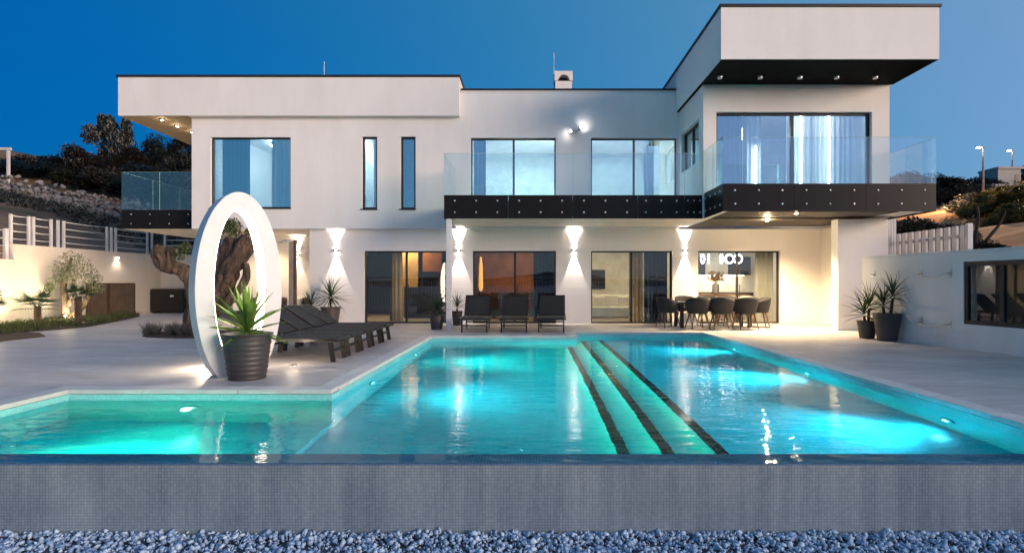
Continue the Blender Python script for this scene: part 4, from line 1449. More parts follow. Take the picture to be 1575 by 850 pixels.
def limb(m, path, seed, n=18):
    """gnarled limb: path of (x, y, z, r), resampled and ridged"""
    rg = random.Random(seed)
    P = [Vector(p[:3]) for p in path]; Rr = [p[3] for p in path]
    K = 7
    pts_, rad_ = [], []
    for i in range(len(P) - 1):
        a = P[max(i - 1, 0)]; b = P[i]; c = P[i + 1]; d = P[min(i + 2, len(P) - 1)]
        for k in range(K + (1 if i == len(P) - 2 else 0)):
            f = k / K
            q = 0.5 * ((2 * b) + (c - a) * f + (2 * a - 5 * b + 4 * c - d) * f * f + (3 * b - a - 3 * c + d) * f ** 3)
            pts_.append(q); rad_.append(Rr[i] * (1 - f) + Rr[i + 1] * f)
    o = len(m.v)
    ref = None
    ph = rg.uniform(0, 6)
    for i, p in enumerate(pts_):
        d = (pts_[min(i + 1, len(pts_) - 1)] - pts_[max(i - 1, 0)]).normalized()
        if ref is None: ref = d.orthogonal().normalized()
        ref = (ref - d * ref.dot(d)).normalized(); q = d.cross(ref)
        for k in range(n):
            a = 2 * PI * k / n
            rr = rad_[i] * (1 + 0.16 * math.sin(3 * a + ph + i * 0.16) + 0.10 * math.sin(5 * a - i * 0.22 + ph) + 0.07 * math.sin(i * 0.9 + 2 * a) + rg.uniform(-0.05, 0.05))
            m.v.append(tuple(p + ref * math.cos(a) * rr + q * math.sin(a) * rr))
    for i in range(len(pts_) - 1):
        for k in range(n):
            m.f.append((o + i * n + k, o + i * n + (k + 1) % n, o + (i + 1) * n + (k + 1) % n, o + (i + 1) * n + k))
    m.f.append(tuple(o + (len(pts_) - 1) * n + k for k in range(n)))


m = MB()
limb(m, [(-0.10, 0, -0.08, 0.46), (0.0, 0, 0.14, 0.31), (0.25, 0.02, 0.50, 0.24), (0.60, 0.05, 0.95, 0.22), (0.80, 0.05, 1.45, 0.27), (0.86, 0.05, 2.0, 0.20), (0.90, 0.05, 2.42, 0.16)], 1, 26)
limb(m, [(0.72, 0.0, 1.15, 0.16), (0.95, -0.08, 1.65, 0.22), (1.22, -0.08, 2.10, 0.21), (1.36, -0.05, 2.44, 0.17)], 2, 22)
limb(m, [(0.35, 0.0, 0.55, 0.15), (0.75, -0.1, 0.72, 0.11), (1.12, -0.12, 1.05, 0.10), (1.34, -0.1, 1.42, 0.085), (1.32, -0.08, 1.78, 0.06)], 3)
limb(m, [(0.02, 0, 0.30, 0.24), (-0.02, 0.05, 0.9, 0.19), (-0.12, 0.08, 1.40, 0.17), (-0.42, 0.05, 1.66, 0.16), (-0.68, 0.0, 1.72, 0.14), (-0.84, -0.02, 1.98, 0.16), (-0.86, 0.0, 2.22, 0.12)], 4, 22)
limb(m, [(-0.60, 0.0, 1.70, 0.11), (-0.55, 0.0, 1.95, 0.10), (-0.60, 0.02, 2.18, 0.08)], 5)
m.build('trunk', BARK, t, smooth=True)
m = MB()
for (c, r_, n) in (((0.92, 0.05, 2.66), 0.26, 420), ((1.36, 0, 2.55), 0.12, 90), ((-0.35, 0, 2.05), 0.20, 160), ((-0.20, 0.0, 2.20), 0.12, 70), ((0.75, 0.1, 2.75), 0.14, 120), ((0.42, -0.3, 0.68), 0.12, 60)):
    leaf_cloud(m, c, r_, n, 0.045, rng)
m.build('crown', COVER, t)

# lavender bed round its foot
m = MB()
ring_ = [(1.62 * math.cos(R(a)) * (1 + 0.05 * math.sin(R(a * 5))), 0.95 * math.sin(R(a)) * (1 + 0.06 * math.sin(R(a * 3)))) for a in range(0, 360, 12)]
m.v = [(0, 0, 0.06)] + [(x, y, -0.02) for x, y in ring_] + [(x * 0.93, y * 0.93, 0.045) for x, y in ring_]
k = len(ring_)
for i in range(k):
    j = (i + 1) % k
    m.f += [(1 + i, 1 + j, 1 + k + j, 1 + k + i), (1 + k + i, 1 + k + j, 0)]
t = struct(m.build('planting_bed', SOIL)); t.location = (-8.15, 13.95, 0)


def tuft(m, c, n, h, rng, spread=0.5, w=0.008):
    for i in range(n):
        a = rng.uniform(0, 2 * PI); tl = rng.uniform(0, spread)
        d = Vector((math.cos(a) * tl, math.sin(a) * tl, 1)).normalized()
        leaf_strip(m, Vector(c) + Vector((rng.gauss(0, 0.04), rng.gauss(0, 0.04), 0)), d, (math.sin(a), -math.cos(a), 0.1), h * rng.uniform(0.5, 1.1), w * rng.uniform(0.7, 1.6), rng.uniform(0, 0.5), 3)


rng = random.Random(21)
labs = ['lavender clump at the far left of the bed under the old olive', 'lavender clump in the bed, second from the left', 'lavender clump in the bed, third from the left', 'lavender clump in the bed, fourth from the left', 'lavender clump in front of the old olive foot', 'lavender clump just right of the old olive foot', 'lavender clump at the back of the olive bed', 'lavender clump at the right end of the olive bed']
for i, (x, y) in enumerate(((-9.45, 13.7), (-9.15, 13.45), (-8.85, 13.65), (-8.65, 13.35), (-8.2, 13.15), (-7.7, 13.3), (-8.9, 14.3), (-7.1, 13.6))):
    m = MB()
    for q in range(6):
        tuft(m, (rng.gauss(0, 0.07), rng.gauss(0, 0.07), 0.03), 34, 0.30 + 0.13 * rng.random(), rng, 0.75)
    o = m.build('lavender', LAVENDER); o.location = (x, y, 0)
    tag(o, labs[i], 'lavender', 'lavender clumps round the old olive')

# garden bed on the left
m = MB()
bed = [(-16.38, 9.5), (-13.6, 9.5), (-12.9, 12.0), (-13.3, 14.5), (-13.05, 16.3), (-13.9, 18.6), (-15.1, 21.4), (-16.38, 22.2)]
m.v = [(x, y, 0.03) for x, y in bed] + [(x, y, -0.05) for x, y in bed]
k = len(bed)
m.f = [tuple(range(k))] + [(i, k + i, k + (i + 1) % k, (i + 1) % k) for i in range(k)]
struct(m.build('garden_bed', SOIL))
m = MB()
pb = [(-13.3, 10.5), (-11.75, 11.3), (-11.75, 13.4), (-12.7, 14.3), (-13.4, 14.4)]
m.v = [(x, y, 0.022) for x, y in pb] + [(x, y, -0.05) for x, y in pb]
m.f = [(0, 1, 2, 3, 4)] + [(i, 5 + i, 5 + (i + 1) % 5, (i + 1) % 5) for i in range(5)]
struct(m.build('bark_patch', plain('brown_mulch', (0.10, 0.065, 0.035), 0.95, vary=0.4, vscale=14, bscale=50, bump=0.9, bdist=0.03)))
rng = random.Random(8)
m = MB()
hubs = [(rng.uniform(-16.1, -13.3), rng.uniform(12.6, 21.3)) for _ in range(60)]
for i in range(760):
    hb = rng.choice(hubs)
    y = hb[1] + rng.gauss(0, 0.28)
    xr = -13.15 if y < 16.3 else -13.1 - (y - 16.3) * 0.40
    x = min(max(hb[0] + rng.gauss(0, 0.25), -16.25), xr - 0.12)
    if not 12.3 < y < 21.6: continue
    tuft(m, (x, y, 0.03), 9, rng.uniform(0.07, 0.13) + 0.16 * ((hb[0] * 7.7) % 1.0), rng, 1.3, 0.026)
o = m.build('ground_cover', COVER, kind='stuff')
tag(o, 'low green ground cover filling the lit garden bed on the left', 'ground cover')


def olive(label, loc, seed, h, stems, clumps, nleaf):
    rg = random.Random(seed)
    t = thing('olive_tree', label, 'tree', loc)
    m = MB()
    for s in stems:
        limb(m, s, rg.randint(0, 999), 10)
    m.build('trunk', BARK, t, smooth=True)
    m = MB()
    for (c, r_) in clumps:
        leaf_cloud(m, c, r_, nleaf, 0.042, rg)
    m.build('crown', OLIVE, t)
    return t


olive('silvery olive tree lit from below against the cream retaining wall', (-15.45, 18.5, 0.02), 4, 2.4,
      [[(-0.05, 0, 0, 0.13), (-0.08, 0, 0.6, 0.10), (-0.20, 0.05, 1.2, 0.08), (-0.05, 0.05, 1.75, 0.06), (0.1, 0, 2.1, 0.03)],
       [(0.12, -0.1, 0, 0.12), (0.45, -0.1, 0.38, 0.10), (0.72, -0.08, 0.78, 0.085), (0.80, -0.05, 1.1, 0.05), (0.9, 0, 1.35, 0.03)],
       [(0.0, 0, 0.5, 0.07), (0.2, -0.05, 0.95, 0.055), (0.25, -0.1, 1.4, 0.04)]],
      [((0.05, 0, 2.05), 0.34), ((0.36, 0, 1.92), 0.34), ((-0.30, 0, 1.75), 0.30), ((-0.42, 0, 1.35), 0.26), ((0.62, 0, 1.62), 0.34), ((0.85, 0, 1.38), 0.28), ((0.3, -0.1, 1.45), 0.30), ((0.02, 0, 1.62), 0.26), ((0.98, 0, 1.12), 0.2), ((-0.62, 0, 1.15), 0.16)], 190)
olive('small olive shrub at the left edge of the garden bed', (-15.3, 15.4, 0.02), 6, 1.6,
      [[(0, 0, 0, 0.06), (0.05, 0, 0.6, 0.045), (0.1, 0, 1.1, 0.03)]], [((0.1, 0, 1.25), 0.32), ((0.28, 0, 0.98), 0.28), ((-0.1, 0, 0.95), 0.3), ((0.2, 0, 0.70), 0.25)], 170)


def fan_palm(label, loc, seed, trunk, spread, n):
    rg = random.Random(seed)
    t = thing('fan_palm', label, 'palm', loc)
    m = MB()
    prof = [(0.10, 0)] + [(0.085 + 0.018 * (i % 2), 0.03 + trunk * i / 12) for i in range(13)]
    m.lathe(prof, 12).build('trunk', BARK, t, smooth=True)
    m = MB()
    for i in range(n):
        az = i * 2.4 + rg.uniform(-0.2, 0.2); el = R(rg.uniform(-5, 75))
        d = Vector((math.cos(az) * math.cos(el), math.sin(az) * math.cos(el), math.sin(el)))
        base = Vector((0, 0, trunk))
        hub = base + d * spread * 0.45
        m.tube([base, hub], [0.010, 0.006], 4)
        sd = d.cross(Vector((0, 0, 1))).normalized(); up = sd.cross(d)
        for k in range(15):
            a = R(-80 + 160 * k / 14)
            dd = (d * math.cos(a) + sd * math.sin(a)).normalized()
            leaf_strip(m, hub, dd, up, spread * (0.62 - 0.12 * abs(k - 7) / 7), 0.030, 0.45, 3, 0.2)
    m.build('fronds', PALM, t)
    return t


fan_palm('wider fan palm with low spreading fronds in the garden bed', (-15.05, 16.9, 0.02), 1, 0.52, 0.80, 15)
fan_palm('narrow fan palm with brown trunk in front of the olive tree', (-14.1, 17.25, 0.02), 2, 0.80, 0.58, 15)
fan_palm('fan palm cut off by the left edge of the picture', (-15.6, 15.9, 0.02), 3, 0.45, 0.7, 13)

for (x, y, z, lab, w) in ((-15.75, 16.35, 0.16, 'glowing garden spike lamp at the left end of the bed', 150), (-15.25, 18.15, 0.10, 'garden spike lamp at the foot of the lit olive', 70), (-14.55, 17.7, 0.10, 'garden spike lamp between the palms', 40)):
    t = thing('garden_lamp', lab, 'garden lamp', (x, y, 0.03), 0, 'spike lamps in the garden bed')
    MB().tube([(x, y, 0.0), (x, y, z)], 0.012, 6).build('spike', BLACK, t, True)
    MB().tube([(x, y, z), (x - 0.05, y + 0.05, z + 0.10)], [0.035, 0.05], 12).build('head', BLACK, t, True)
    MB().tube([(x - 0.0505, y + 0.0505, z + 0.101), (x - 0.053, y + 0.053, z + 0.106)], [0.045, 0.045], 12).build('lens', emit('garden_lens', (1, 0.85, 0.5), 60), t, True)
    spot('beam', (x - 0.08, y + 0.08, z + 0.16), (-0.25, 0.35, 1), w, 150, 0.8, (1, 0.82, 0.50), t, 0.04)
    point('glow', (x + 0.05, y - 0.10, z + 0.22), w * 0.22, (1, 0.84, 0.48), 0.04, t)


# ================================================================== oval sculpture
t = thing('oval_sculpture', 'tall white oval ring sculpture with a glowing inner face on the terrace', 'sculpture', (-4.19, 7.9, 0), R(44))
NS = 96
A_, B_, CZ = 0.565, 1.38, 1.20          # outer ellipse
HW, HH, HZ = 0.335, 1.12, 1.24          # opening
D_ = 0.17


def outer_pt(u):
    x, z = A_ * math.cos(u), CZ + B_ * math.sin(u)
    return (x, max(z, 0.0))


def inner_pt(u):
    return (HW * math.cos(u), HZ + HH * math.sin(u))


m = MB()
for k in range(NS):
    u = 2 * PI * k / NS
    (ox, oz), (ix, iz) = outer_pt(u), inner_pt(u)
    m.v += [(ox, -D_, oz), (ox, D_, oz), (ix, -D_, iz), (ix, D_, iz)]
for k in range(NS):
    a, b = 4 * k, 4 * ((k + 1) % NS)
    m.f += [(a, a + 2, b + 2, b), (a + 1, b + 1, b + 3, a + 3), (a, b, b + 1, a + 1), (a + 2, a + 3, b + 3, b + 2)]
m.build('ring', RING_W, t, bevel=0.008)
m = MB()
cnt = 0
for k in range(NS + 1):
    u = 2 * PI * k / NS
    ix, iz = inner_pt(u)
    q = 0.985
    m.v += [(ix * q, -0.16, HZ + (iz - HZ) * q), (ix * q, 0.16, HZ + (iz - HZ) * q)]
for k in range(NS):
    m.f.append((2 * k, 2 * k + 1, 2 * k + 3, 2 * k + 2))
m.build('light_strip', emit('sculpture_light', (1.0, 0.90, 0.74), 6.0), t)


# ================================================================== sun loungers
def lounger(label, loc, rz, tilt, group, width=0.66):
    """foot end at the origin, body along -x"""
    t = thing('sun_lounger', label, 'sun lounger', loc, rz, group)
    h, w, L, hinge = 0.36, width / 2, 2.0, 1.30
    fr = MB()
    for s in (-1, 1):
        fr.box(-L, -0.02, s * w - 0.02, s * w + 0.02, h - 0.022, h + 0.025)
    fr.box(-0.06, -0.02, -w + 0.021, w - 0.021, h - 0.03, h + 0.02).box(-L, -L + 0.04, -w + 0.021, w - 0.021, h - 0.03, h + 0.02)
    fr.box(-hinge - 0.02, -hinge + 0.02, -w + 0.021, w - 0.021, h - 0.03, h + 0.012)
    fr.build('frame', BRONZE, t)
    for x, lean in ((-0.16, 0.05), (-1.55, -0.04)):
        for s in (-1, 1):
            m = MB()
            y0 = s * (w - 0.045)
            m.bar((x, y0, h - 0.037), (x + lean, y0, 0.0), 0.035, 0.075, (1, 0, 0))
            m.build('leg', BRONZE, t)
        MB().box(x + lean * 0.5 - 0.02, x + lean * 0.5 + 0.02, -w + 0.066, w - 0.066, 0.17, 0.205).build('stretcher', BRONZE, t)
    n = 4
    for i in range(n):
        x1 = -0.065 - i * (hinge - 0.08) / n; x0 = x1 - (hinge - 0.08) / n + 0.008
        MB().box(x0, x1, -w + 0.024, w - 0.024, h + 0.014, h + 0.034).build('seat_panel', SLING, t, bevel=0.006)
    c, s_ = math.cos(tilt), math.sin(tilt)
    bk = MB()
    Lb = 0.74
    M = Matrix.Translation((-hinge - 0.005, 0, h + 0.034)) @ Matrix.Rotation(tilt, 4, 'Y')
    b = MB().box(-Lb, 0, -w + 0.03, w - 0.03, 0.0, 0.022).build('backrest', SLING, t, bevel=0.006); b.matrix_basis = M
    f2 = MB()
    for s in (-1, 1):
        f2.box(-Lb, 0, s * (w - 0.015) - 0.014, s * (w - 0.015) + 0.014, -0.02, 0.028)
    f2.box(-Lb - 0.03, -Lb - 0.001, -w + 0.001, w - 0.001, -0.02, 0.028)
    b = f2.build('backrest_frame', BRONZE, t); b.matrix_basis = M
    top = M @ Vector((-Lb * 0.62, 0, -0.02))
    for s in (-1, 1):
        MB().bar((top.x, s * (w - 0.08), top.z), (top.x - 0.16, s * (w - 0.08), h), 0.02, 0.02).build('strut', BRONZE, t)
    return t


ordn = ('nearest the viewer', 'second from the viewer', 'in the middle', 'second farthest from the viewer', 'farthest from the viewer')
for i in range(5):
    lounger('dark lounger in the row left of the pool, ' + ordn[i], (-3.12, 9.36 + 0.765 * i, 0), 0.0, R(30 + (2, 0, 1, 3, 1)[i]), 'dark loungers in a row left of the pool', 0.64)
for i, x in enumerate((-1.45, -0.42, 0.55)):
    lounger('black upright lounger facing the pool under the balcony, ' + ('leftmost', 'middle', 'rightmost')[i] + ' of three', (x, 14.35, 0), -PI / 2 + (0.03, 0.0, -0.06)[i], R(44), 'three black loungers under the balcony', 0.74)

# ================================================================== dining set
t = thing('dining_table', 'long dark dining table ringed by tub chairs under the wing balcony', 'table', (5.4, 16.3, 0))
MB().box(4.28, 6.48, 15.9, 16.75, 0.70, 0.75).build('top', BLACK, t, True, bevel=0.006)
for x in (4.40, 6.36):
    for y in (16.0, 16.65):
        MB().box(x - 0.045, x + 0.045, y - 0.045, y + 0.045, 0.0, 0.698).build('leg', BLACK, t, True)
G = 'charcoal tub chairs round the dining table'
c0 = tub('dining_chair', 'charcoal woven tub chair on the pool side of the table, left of three', (4.74, 15.62, 0), PI + 0.1, ROPE, 1.13, WOOD_T, G)
for loc, rz, lab in (((5.40, 15.58, 0), PI - 0.06, 'charcoal woven tub chair on the pool side of the table, middle of three'), ((6.08, 15.60, 0), PI + 0.08, 'charcoal woven tub chair on the pool side of the table, right of three'),
                     ((4.82, 17.02, 0), 0.1, 'charcoal woven tub chair on the house side of the table, left of three'), ((5.48, 17.05, 0), -0.1, 'charcoal woven tub chair on the house side of the table, middle of three'), ((6.12, 17.0, 0), 0.05, 'charcoal woven tub chair on the house side of the table, right of three'),
                     ((4.06, 16.25, 0), PI / 2 + 0.25, 'charcoal woven tub chair at the left end of the table'), ((6.70, 16.2, 0), -PI / 2 - 0.2, 'charcoal woven tub chair at the right end of the table')):
    dup(c0, loc, rz, label=lab)

# ================================================================== shower and lounge in the recess
t = thing('outdoor_shower', 'square outdoor shower column with a flat head near the recess', 'shower', (-6.42, 15.0, 0))
MB().box(-6.52, -6.40, 14.94, 15.06, 0.0, 2.42).build('column', plain('weathered_wood', (0.24, 0.20, 0.17), 0.6, vary=0.3), t, True, bevel=0.004)
MB().box(-6.398, -6.345, 14.95, 15.05, 0.0, 2.46).build('side_panel', WOOD_D, t, True)
MB().box(-6.70, -6.41, 14.98, 15.02, 2.44, 2.47).build('arm', STEEL, t, True)
MB().lathe([(0.10, 0), (0.11, 0.01), (0.11, 0.03), (0.03, 0.05)], 18, (-6.70, 15.0, 2.385)).build('head', STEEL, t, True, smooth=True)
MB().box(-6.55, -6.33, 14.9, 15.1, 0.0, 0.02).build('base_plate', STEEL, t, True)
t = thing('lounge_sofa', 'brown outdoor sofa with cushions against the recessed wall', 'sofa', (-8.6, 19.4, 0))
MB().box(-9.9, -7.4, 19.0, 19.9, 0.08, 0.40).build('seat', SOFA_D, t, True, bevel=0.03)
MB().box(-9.9, -7.4, 19.72, 19.95, 0.402, 0.78).build('backrest', SOFA_D, t, True, bevel=0.03)
for x in (-9.8, -9.2, -8.6, -8.0):
    MB().box(x, x + 0.52, 19.52, 19.71, 0.405, 0.80).build('cushion', SOFA_D if x != -8.6 else SOFA_W, t, True, bevel=0.05)
for x in (-9.8, -7.5):
    for y in (19.1, 19.8):
        MB().box(x - 0.04, x + 0.04, y - 0.04, y + 0.04, 0, 0.078).build('leg', WOOD_D, t, True)
t = thing('red_stool', 'small red side table behind the old olive trunk', 'table', (-7.55, 16.5, 0))
MB().box(-7.85, -7.2, 16.2, 16.8, 0.40, 0.45).build('top', plain('red_brown_wood', (0.20, 0.06, 0.04), 0.5), t, True)
for x in (-7.8, -7.25):
    for y in (16.25, 16.75):
        MB().box(x - 0.02, x + 0.02, y - 0.02, y + 0.02, 0, 0.398).build('leg', BLACK, t, True)


# ================================================================== left hillside
def crown_mesh(name, seed, kind, leaves=6500):
    rg = random.Random(seed)
    m = MB()
    if kind == 'pine':
        clumps = [((rg.gauss(0, 0.10 + 0.34 * (1 - f)), rg.gauss(0, 0.10 + 0.34 * (1 - f)), 0.25 + 0.75 * f), 0.10 + 0.20 * (1 - f) * rg.uniform(0.6, 1.3)) for f in [i / 26 for i in range(27)]]
    else:
        clumps = []
        for i in range(24):
            a = rg.uniform(0, 2 * PI); r = 0.42 * math.sqrt(rg.random()); z = 0.30 + 0.52 * rg.random() * (1 - (r / 0.55) ** 2)
            clumps.append(((r * math.cos(a), r * math.sin(a), z), rg.uniform(0.10, 0.24)))
    for c, r_ in clumps:
        leaf_cloud(m, c, r_, int(leaves / len(clumps)), 0.034 if kind == 'pine' else 0.034, rg, (1, 1, 0.8))
    return m.mesh(name), clumps


def trunk_mesh(name, clumps, seed, r=0.035):
    rg = random.Random(seed)
    m = MB()
    m.tube([(0, 0, -0.12), (rg.uniform(-.03, .03), 0, 0.3), (rg.uniform(-.05, .05), rg.uniform(-.05, .05), 0.75)], [r, r * 0.8, r * 0.25], 7)
    for c, _ in clumps[::2]:
        m.tube([(0, 0, max(0.08, c[2] * 0.45)), (c[0] * 0.6, c[1] * 0.6, c[2] * 0.8), c], [r * 0.45, r * 0.3, r * 0.1], 5)
    return m.mesh(name)


KINDS = {}
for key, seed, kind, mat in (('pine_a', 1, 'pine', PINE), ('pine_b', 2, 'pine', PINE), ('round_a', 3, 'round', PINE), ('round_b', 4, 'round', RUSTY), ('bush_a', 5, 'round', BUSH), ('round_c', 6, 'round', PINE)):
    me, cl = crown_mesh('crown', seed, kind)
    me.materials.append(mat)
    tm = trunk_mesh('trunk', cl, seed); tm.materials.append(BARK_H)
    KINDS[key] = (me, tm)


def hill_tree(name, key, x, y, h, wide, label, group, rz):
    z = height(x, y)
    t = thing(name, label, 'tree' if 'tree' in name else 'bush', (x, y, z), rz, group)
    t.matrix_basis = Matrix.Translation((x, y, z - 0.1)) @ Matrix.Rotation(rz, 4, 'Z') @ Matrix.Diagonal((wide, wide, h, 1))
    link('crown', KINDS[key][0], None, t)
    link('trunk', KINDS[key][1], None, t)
    return t


def hx(px, Y):
    return (px - 815) * Y / 850.0


# (column in the photo, depth, kind, height, width)
LT = [(20, 35, 'round_a', 1.6, 3.0), (58, 37, 'round_c', 1.7, 3.4), (98, 36, 'round_a', 2.0, 3.0), (140, 36, 'round_b', 2.9, 3.2), (178, 37, 'pine_a', 4.6, 3.0), (205, 35, 'round_b', 3.6, 3.2), (238, 38, 'round_c', 4.9, 3.2),
      (262, 36, 'round_b', 4.0, 3.0), (285, 37, 'pine_b', 4.8, 3.2), (160, 33.5, 'round_b', 2.4, 3.0), (220, 33.5, 'round_a', 3.0, 3.4), (270, 33.5, 'round_c', 3.2, 3.4), (120, 34, 'round_c', 1.7, 2.8), (310, 35, 'round_a', 4.2, 3.6)]
desc = {'round_a': 'dark rounded tree', 'round_b': 'reddish brown rounded tree', 'round_c': 'dark bushy tree', 'pine_a': 'dark pointed pine tree', 'pine_b': 'dark pointed pine'}
rng = random.Random(3)
order = sorted(range(len(LT)), key=lambda i: LT[i][0])
for n_, i in enumerate(order):
    px, Y, key, h, w = LT[i]
    nm = 'pine_tree' if 'pine' in key else 'hillside_tree'
    ordw = ('first', 'second', 'third', 'fourth', 'fifth', 'sixth', 'seventh', 'eighth', 'ninth', 'tenth', 'eleventh', 'twelfth', 'thirteenth', 'last')[n_]
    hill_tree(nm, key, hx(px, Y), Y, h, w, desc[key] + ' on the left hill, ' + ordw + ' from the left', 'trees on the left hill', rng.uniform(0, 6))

# dry stone rubble wall on the hill: the larger stones one by one, the small fill as one part
t = thing('rubble_wall', 'rough grey dry stone wall climbing the left hill below the trees', 'stone wall', (-24, 30, 4.5))
rs = np.random.RandomState(12)
smesh = []
for k in range(6):
    V, F = stones(1, lambda i: np.zeros(3), lambda i: 1.0, 0.8)
    me = np_mesh('stone', V, F); me.materials.append(STONE); smesh.append(me)


def rubble_at():
    px = rs.uniform(-60, 330)
    f = rs.rand()
    Y = 27.8 + 4.2 * f + rs.uniform(-0.3, 0.3)
    x = hx(px, Y)
    return x, Y, f


rg = random.Random(4)
for i in range(300):
    x, Y, f = rubble_at()
    f = rs.rand(); Y = 29.6 + 2.2 * f; 
    s = rs.uniform(0.12, 0.25)
    o = link('stone', smesh[i % 6], None, t)
    o.matrix_basis = Matrix.Translation((x + 24, Y - 30, height(x, Y) + 0.10 + 0.75 * f * rs.rand() - 4.5)) @ Matrix.Rotation(rg.uniform(0, 6), 4, 'Z') @ Matrix.Rotation(rg.uniform(0, 6), 4, 'X') @ Matrix.Diagonal((s, s * 0.8, s * 0.75, 1))


def fill_at(i):
    x, Y, f = rubble_at()
    f = rs.rand(); Y = 29.4 + 2.6 * f
    return np.array([x, Y, height(x, Y) + 0.55 * f * rs.rand()])


V, F = stones(1500, fill_at, lambda i: rs.uniform(0.07, 0.16), 0.75)
o = link('stone_fill', np_mesh('stone_fill', V, F), STONE, t, True, kind='stuff')
# scrub between the wall and the railing
rng = random.Random(31)
m = MB()
for i in range(700):
    px = rng.uniform(-60, 330); Y = rng.uniform(25.3, 29.6); x = hx(px, Y)
    if x > -10.9: continue
    leaf_cloud(m, (x, Y, height(x, Y) + 0.10), rng.uniform(0.15, 0.4), 16, 0.06, rng, (1, 1, 0.6))
o = m.build('scrub', PINE, kind='stuff')
tag(o, 'dark low scrub on the left slope between railing and stone wall', 'scrub')
t = thing('pergola_frame', 'pale metal pergola frame at the far left on the hill', 'pergola', (hx(4, 33), 33, height(hx(4, 33), 33)))
zb = t.location.z
for (dx, dy) in ((0.35, 0), (-1.6, 0)):
    MB().box(dx - 0.06, dx + 0.06, dy - 0.06, dy + 0.06, -0.3, 2.05).build('post', WHITE_METAL, t)
for dy in (0,):
    MB().box(-1.75, 0.5, dy - 0.06, dy + 0.06, 2.052, 2.2).build('beam', WHITE_METAL, t)

# ================================================================== right hillside
RT = [(1385, 52, 'round_a', 3.6, 4.8), (1408, 53, 'round_c', 3.2, 4.8), (1455, 53, 'round_c', 2.9, 4.6), (1480, 54, 'round_a', 2.6, 4.6), (1505, 54, 'round_c', 2.6, 4.8), (1525, 55, 'round_a', 2.2, 4.2), (1372, 50, 'round_a', 3.6, 4.6), (1398, 52, 'round_c', 3.3, 4.6), (1418, 49, 'round_a', 3.1, 4.4), (1445, 51, 'round_c', 3.4, 4.8), (1470, 50, 'round_a', 2.9, 4.4), (1492, 53, 'round_c', 2.7, 4.8), (1515, 52, 'round_a', 2.6, 4.4), (1540, 56, 'round_c', 2.0, 4.4), (1590, 55, 'round_a', 2.8, 4.6), (1345, 51, 'round_c', 3.7, 4.6), (1432, 54, 'round_c', 3.2, 4.6), (1355, 53, 'round_a', 3.6, 4.6)]
order = sorted(range(len(RT)), key=lambda i: RT[i][0])
for n_, i in enumerate(order):
    px, Y, key, h, w = RT[i]
    ordw = ('first', 'second', 'third', 'fourth', 'fifth', 'sixth', 'seventh', 'eighth', 'ninth', 'tenth', 'eleventh', 'twelfth', 'thirteenth', 'fourteenth', 'fifteenth', 'sixteenth', 'seventeenth', 'last')[n_]
    hill_tree('hillside_tree', key, hx(px, Y), Y, h, w, 'dark evergreen tree on the right ridge, ' + ordw + ' from the left', 'trees on the right ridge', rng.uniform(0, 6))
BS = [(1492, 36, 1.9, 3.0), (1520, 33, 2.0, 3.2), (1548, 35, 2.2, 3.4), (1575, 31, 2.3, 3.2), (1560, 27, 1.7, 2.4), (1536, 39, 2.0, 3.4), (1600, 28, 2.4, 3.0)]
for n_, (px, Y, h, w) in enumerate(sorted(BS)):
    ordw = ('first', 'second', 'third', 'fourth', 'fifth', 'sixth', 'last')[n_]
    hill_tree('slope_bush', 'bush_a', hx(px, Y), Y, h, w, 'yellow green bush above the dirt track, ' + ordw + ' from the left', 'bushes above the dirt track', rng.uniform(0, 6))
DB = [(1392, 20, 1.9, 2.2), (1412, 21, 1.8, 2.4), (1434, 20, 1.5, 2.2), (1380, 24, 2.1, 2.6), (1508, 17.0, 0.75, 1.5), (1532, 16.0, 0.6, 1.5), (1458, 21, 1.3, 2.0)]
for n_, (px, Y, h, w) in enumerate(sorted(DB)):
    ordw = ('first', 'second', 'third', 'fourth', 'fifth', 'sixth', 'last')[n_]
    hill_tree('slope_bush', 'round_c', hx(px, Y), Y, h, w, 'dark bush just behind the slat fence and garden wall, ' + ordw + ' from the left', 'dark bushes behind the fence', rng.uniform(0, 6))


def burnt(label, px, Y, stems, seed):
    x = hx(px, Y)
    t = thing('bare_tree', label, 'tree', (x, Y, height(x, Y) - 0.1), 0, 'bare charred trees on the right slope')
    for i, s in enumerate(stems):
        m = MB()
        limb(m, [(p[0] * 1.1, p[1], p[2], p[3] * 0.62) for p in s], seed + i, 8)
        m.build('trunk', BARK_H, t, smooth=True)


burnt('bare dark tree with four crooked stems above the garden wall', 1500, 19, [[(0, 0, 0, 0.13), (0.02, 0, 0.6, 0.10), (0.10, 0, 1.25, 0.07), (0.05, 0, 1.6, 0.04)], [(0.1, 0, 0, 0.11), (0.45, 0, 0.55, 0.08), (0.78, 0, 1.0, 0.06), (0.95, 0, 1.4, 0.03)], [(-0.08, 0, 0, 0.10), (-0.30, 0, 0.5, 0.07), (-0.20, 0, 0.85, 0.05), (-0.05, 0, 1.3, 0.04)], [(-0.12, 0, 0.1, 0.08), (-0.42, 0, 0.55, 0.05), (-0.36, 0, 0.95, 0.04), (-0.15, 0, 1.10, 0.03)]], 40)
burnt('bare dark forked tree beside the wing balcony corner', 1443, 24, [[(0, 0, 0, 0.10), (0.12, 0, 0.5, 0.08), (0.3, 0, 0.9, 0.06), (0.55, 0, 1.25, 0.03)], [(0.2, 0, 0.7, 0.05), (0.2, 0, 1.1, 0.03)]], 50)
burnt('short bare dark stump left of the forked tree', 1428, 25, [[(0, 0, 0, 0.14), (-0.05, 0, 0.6, 0.11), (-0.15, 0, 1.2, 0.08)], [(0.05, 0, 0.3, 0.06), (0.25, 0, 0.9, 0.04)]], 60)

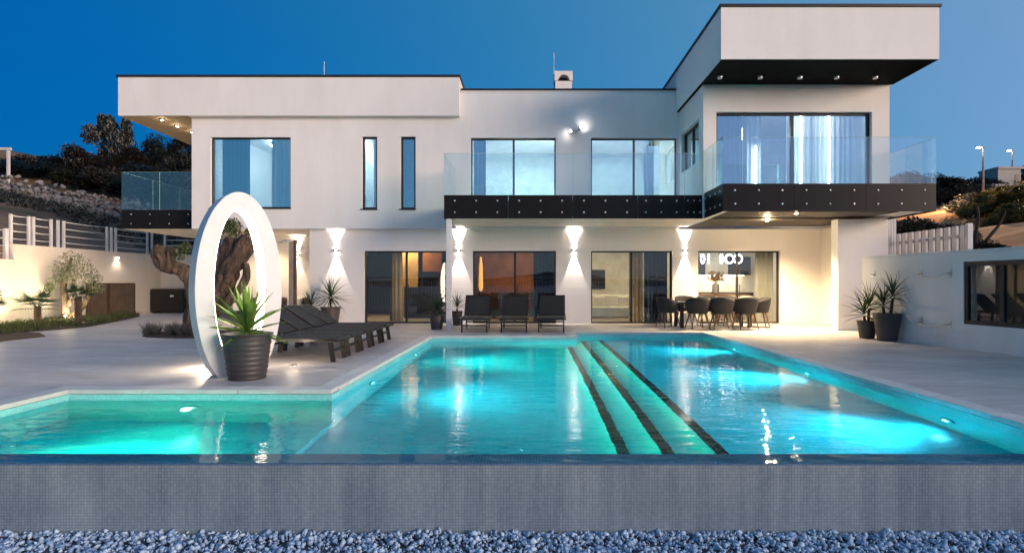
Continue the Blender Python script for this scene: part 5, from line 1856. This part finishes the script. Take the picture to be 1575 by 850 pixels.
EM_ST = emit('street_lamp_glow', (1.0, 0.90, 0.76), 40)
for (px, Y, zt, lab) in ((1512, 44, 12.1, 'taller lit street lamp standing clear on the right slope'), (1557, 58, 15.2, 'lit street lamp rising behind the concrete hut')):
    x = hx(px, Y); zg = height(x, Y)
    t = thing('street_lamp', lab, 'street lamp', (x, Y, zg), 0, 'street lamps on the right slope')
    H = zt - zg
    MB().tube([(0, 0, -0.3), (0, 0, H * 0.5), (0, 0, H)], [0.10, 0.08, 0.06], 10).build('pole', plain('lamp_pole', (0.16, 0.16, 0.17), 0.5), t, smooth=True)
    MB().box(-0.55, 0.05, -0.10, 0.10, H - 0.02, H + 0.06).build('head', plain('lamp_head', (0.2, 0.2, 0.21), 0.5), t, bevel=0.02)
    MB().box(-0.50, -0.18, -0.08, 0.08, H - 0.06, H - 0.022).build('lens', EM_ST, t)
    spot('beam', (x - 0.45, Y - 0.1, zt - 0.12), (-0.35, -1.0, -0.9), 15000 if Y < 50 else 1500, 96, 0.5, (1.0, 0.56, 0.26), t, 0.15)
x0, x1, Yh = hx(1535, 52), hx(1570, 52), 52
zg = height((x0 + x1) / 2, Yh)
t = thing('concrete_hut', 'small grey concrete hut with a flat roof on the right ridge', 'hut', ((x0 + x1) / 2, Yh, zg))
MB().box(x0, x1, Yh, Yh + 2.2, zg - 1, 12.0).build('wall', CONC, t, True)
MB().box(x0 - 0.05, x1 + 0.25, Yh - 0.12, Yh + 2.3, 12.002, 12.22).build('roof', CONC, t, True)
MB().box(x1 - 0.55, x1 - 0.15, Yh - 0.02, Yh - 0.002, 10.3, 11.5).build('door', BRONZE, t, True)
xa, xb = hx(1524, 50), hx(1640, 50)
tag(MB().box(xa, xb, 50, 50.3, zg - 2.0, 10.25).build('low_wall', CONC), 'low pale wall in front of the concrete hut', 'wall')


# unseen floor lamps, added to wash the terrace round the sculpture and the loungers
for (x, y, w, lab) in ((-4.95, 8.5, 24, 'added floor lamp behind the left foot of the oval sculpture'), (-3.75, 8.75, 4, 'added floor lamp behind the right foot of the oval sculpture')):
    t = thing('floor_lamp_added', lab, 'floor lamp', (x, y, 0.0), 0, 'added floor lamps round the sculpture')
    MB().lathe([(0.03, 0.001), (0.06, 0.001), (0.06, 0.012), (0.03, 0.016)], 18, (x, y, 0)).build('trim', STEEL, t, True)
    MB().lathe([(0.002, 0.006), (0.029, 0.006), (0.029, 0.013), (0.002, 0.014)], 14, (x, y, 0)).build('lens', EM_WARM, t, True)
    point('glow', (x, y, 0.30), w, (1.0, 0.80, 0.55), 0.04, t)
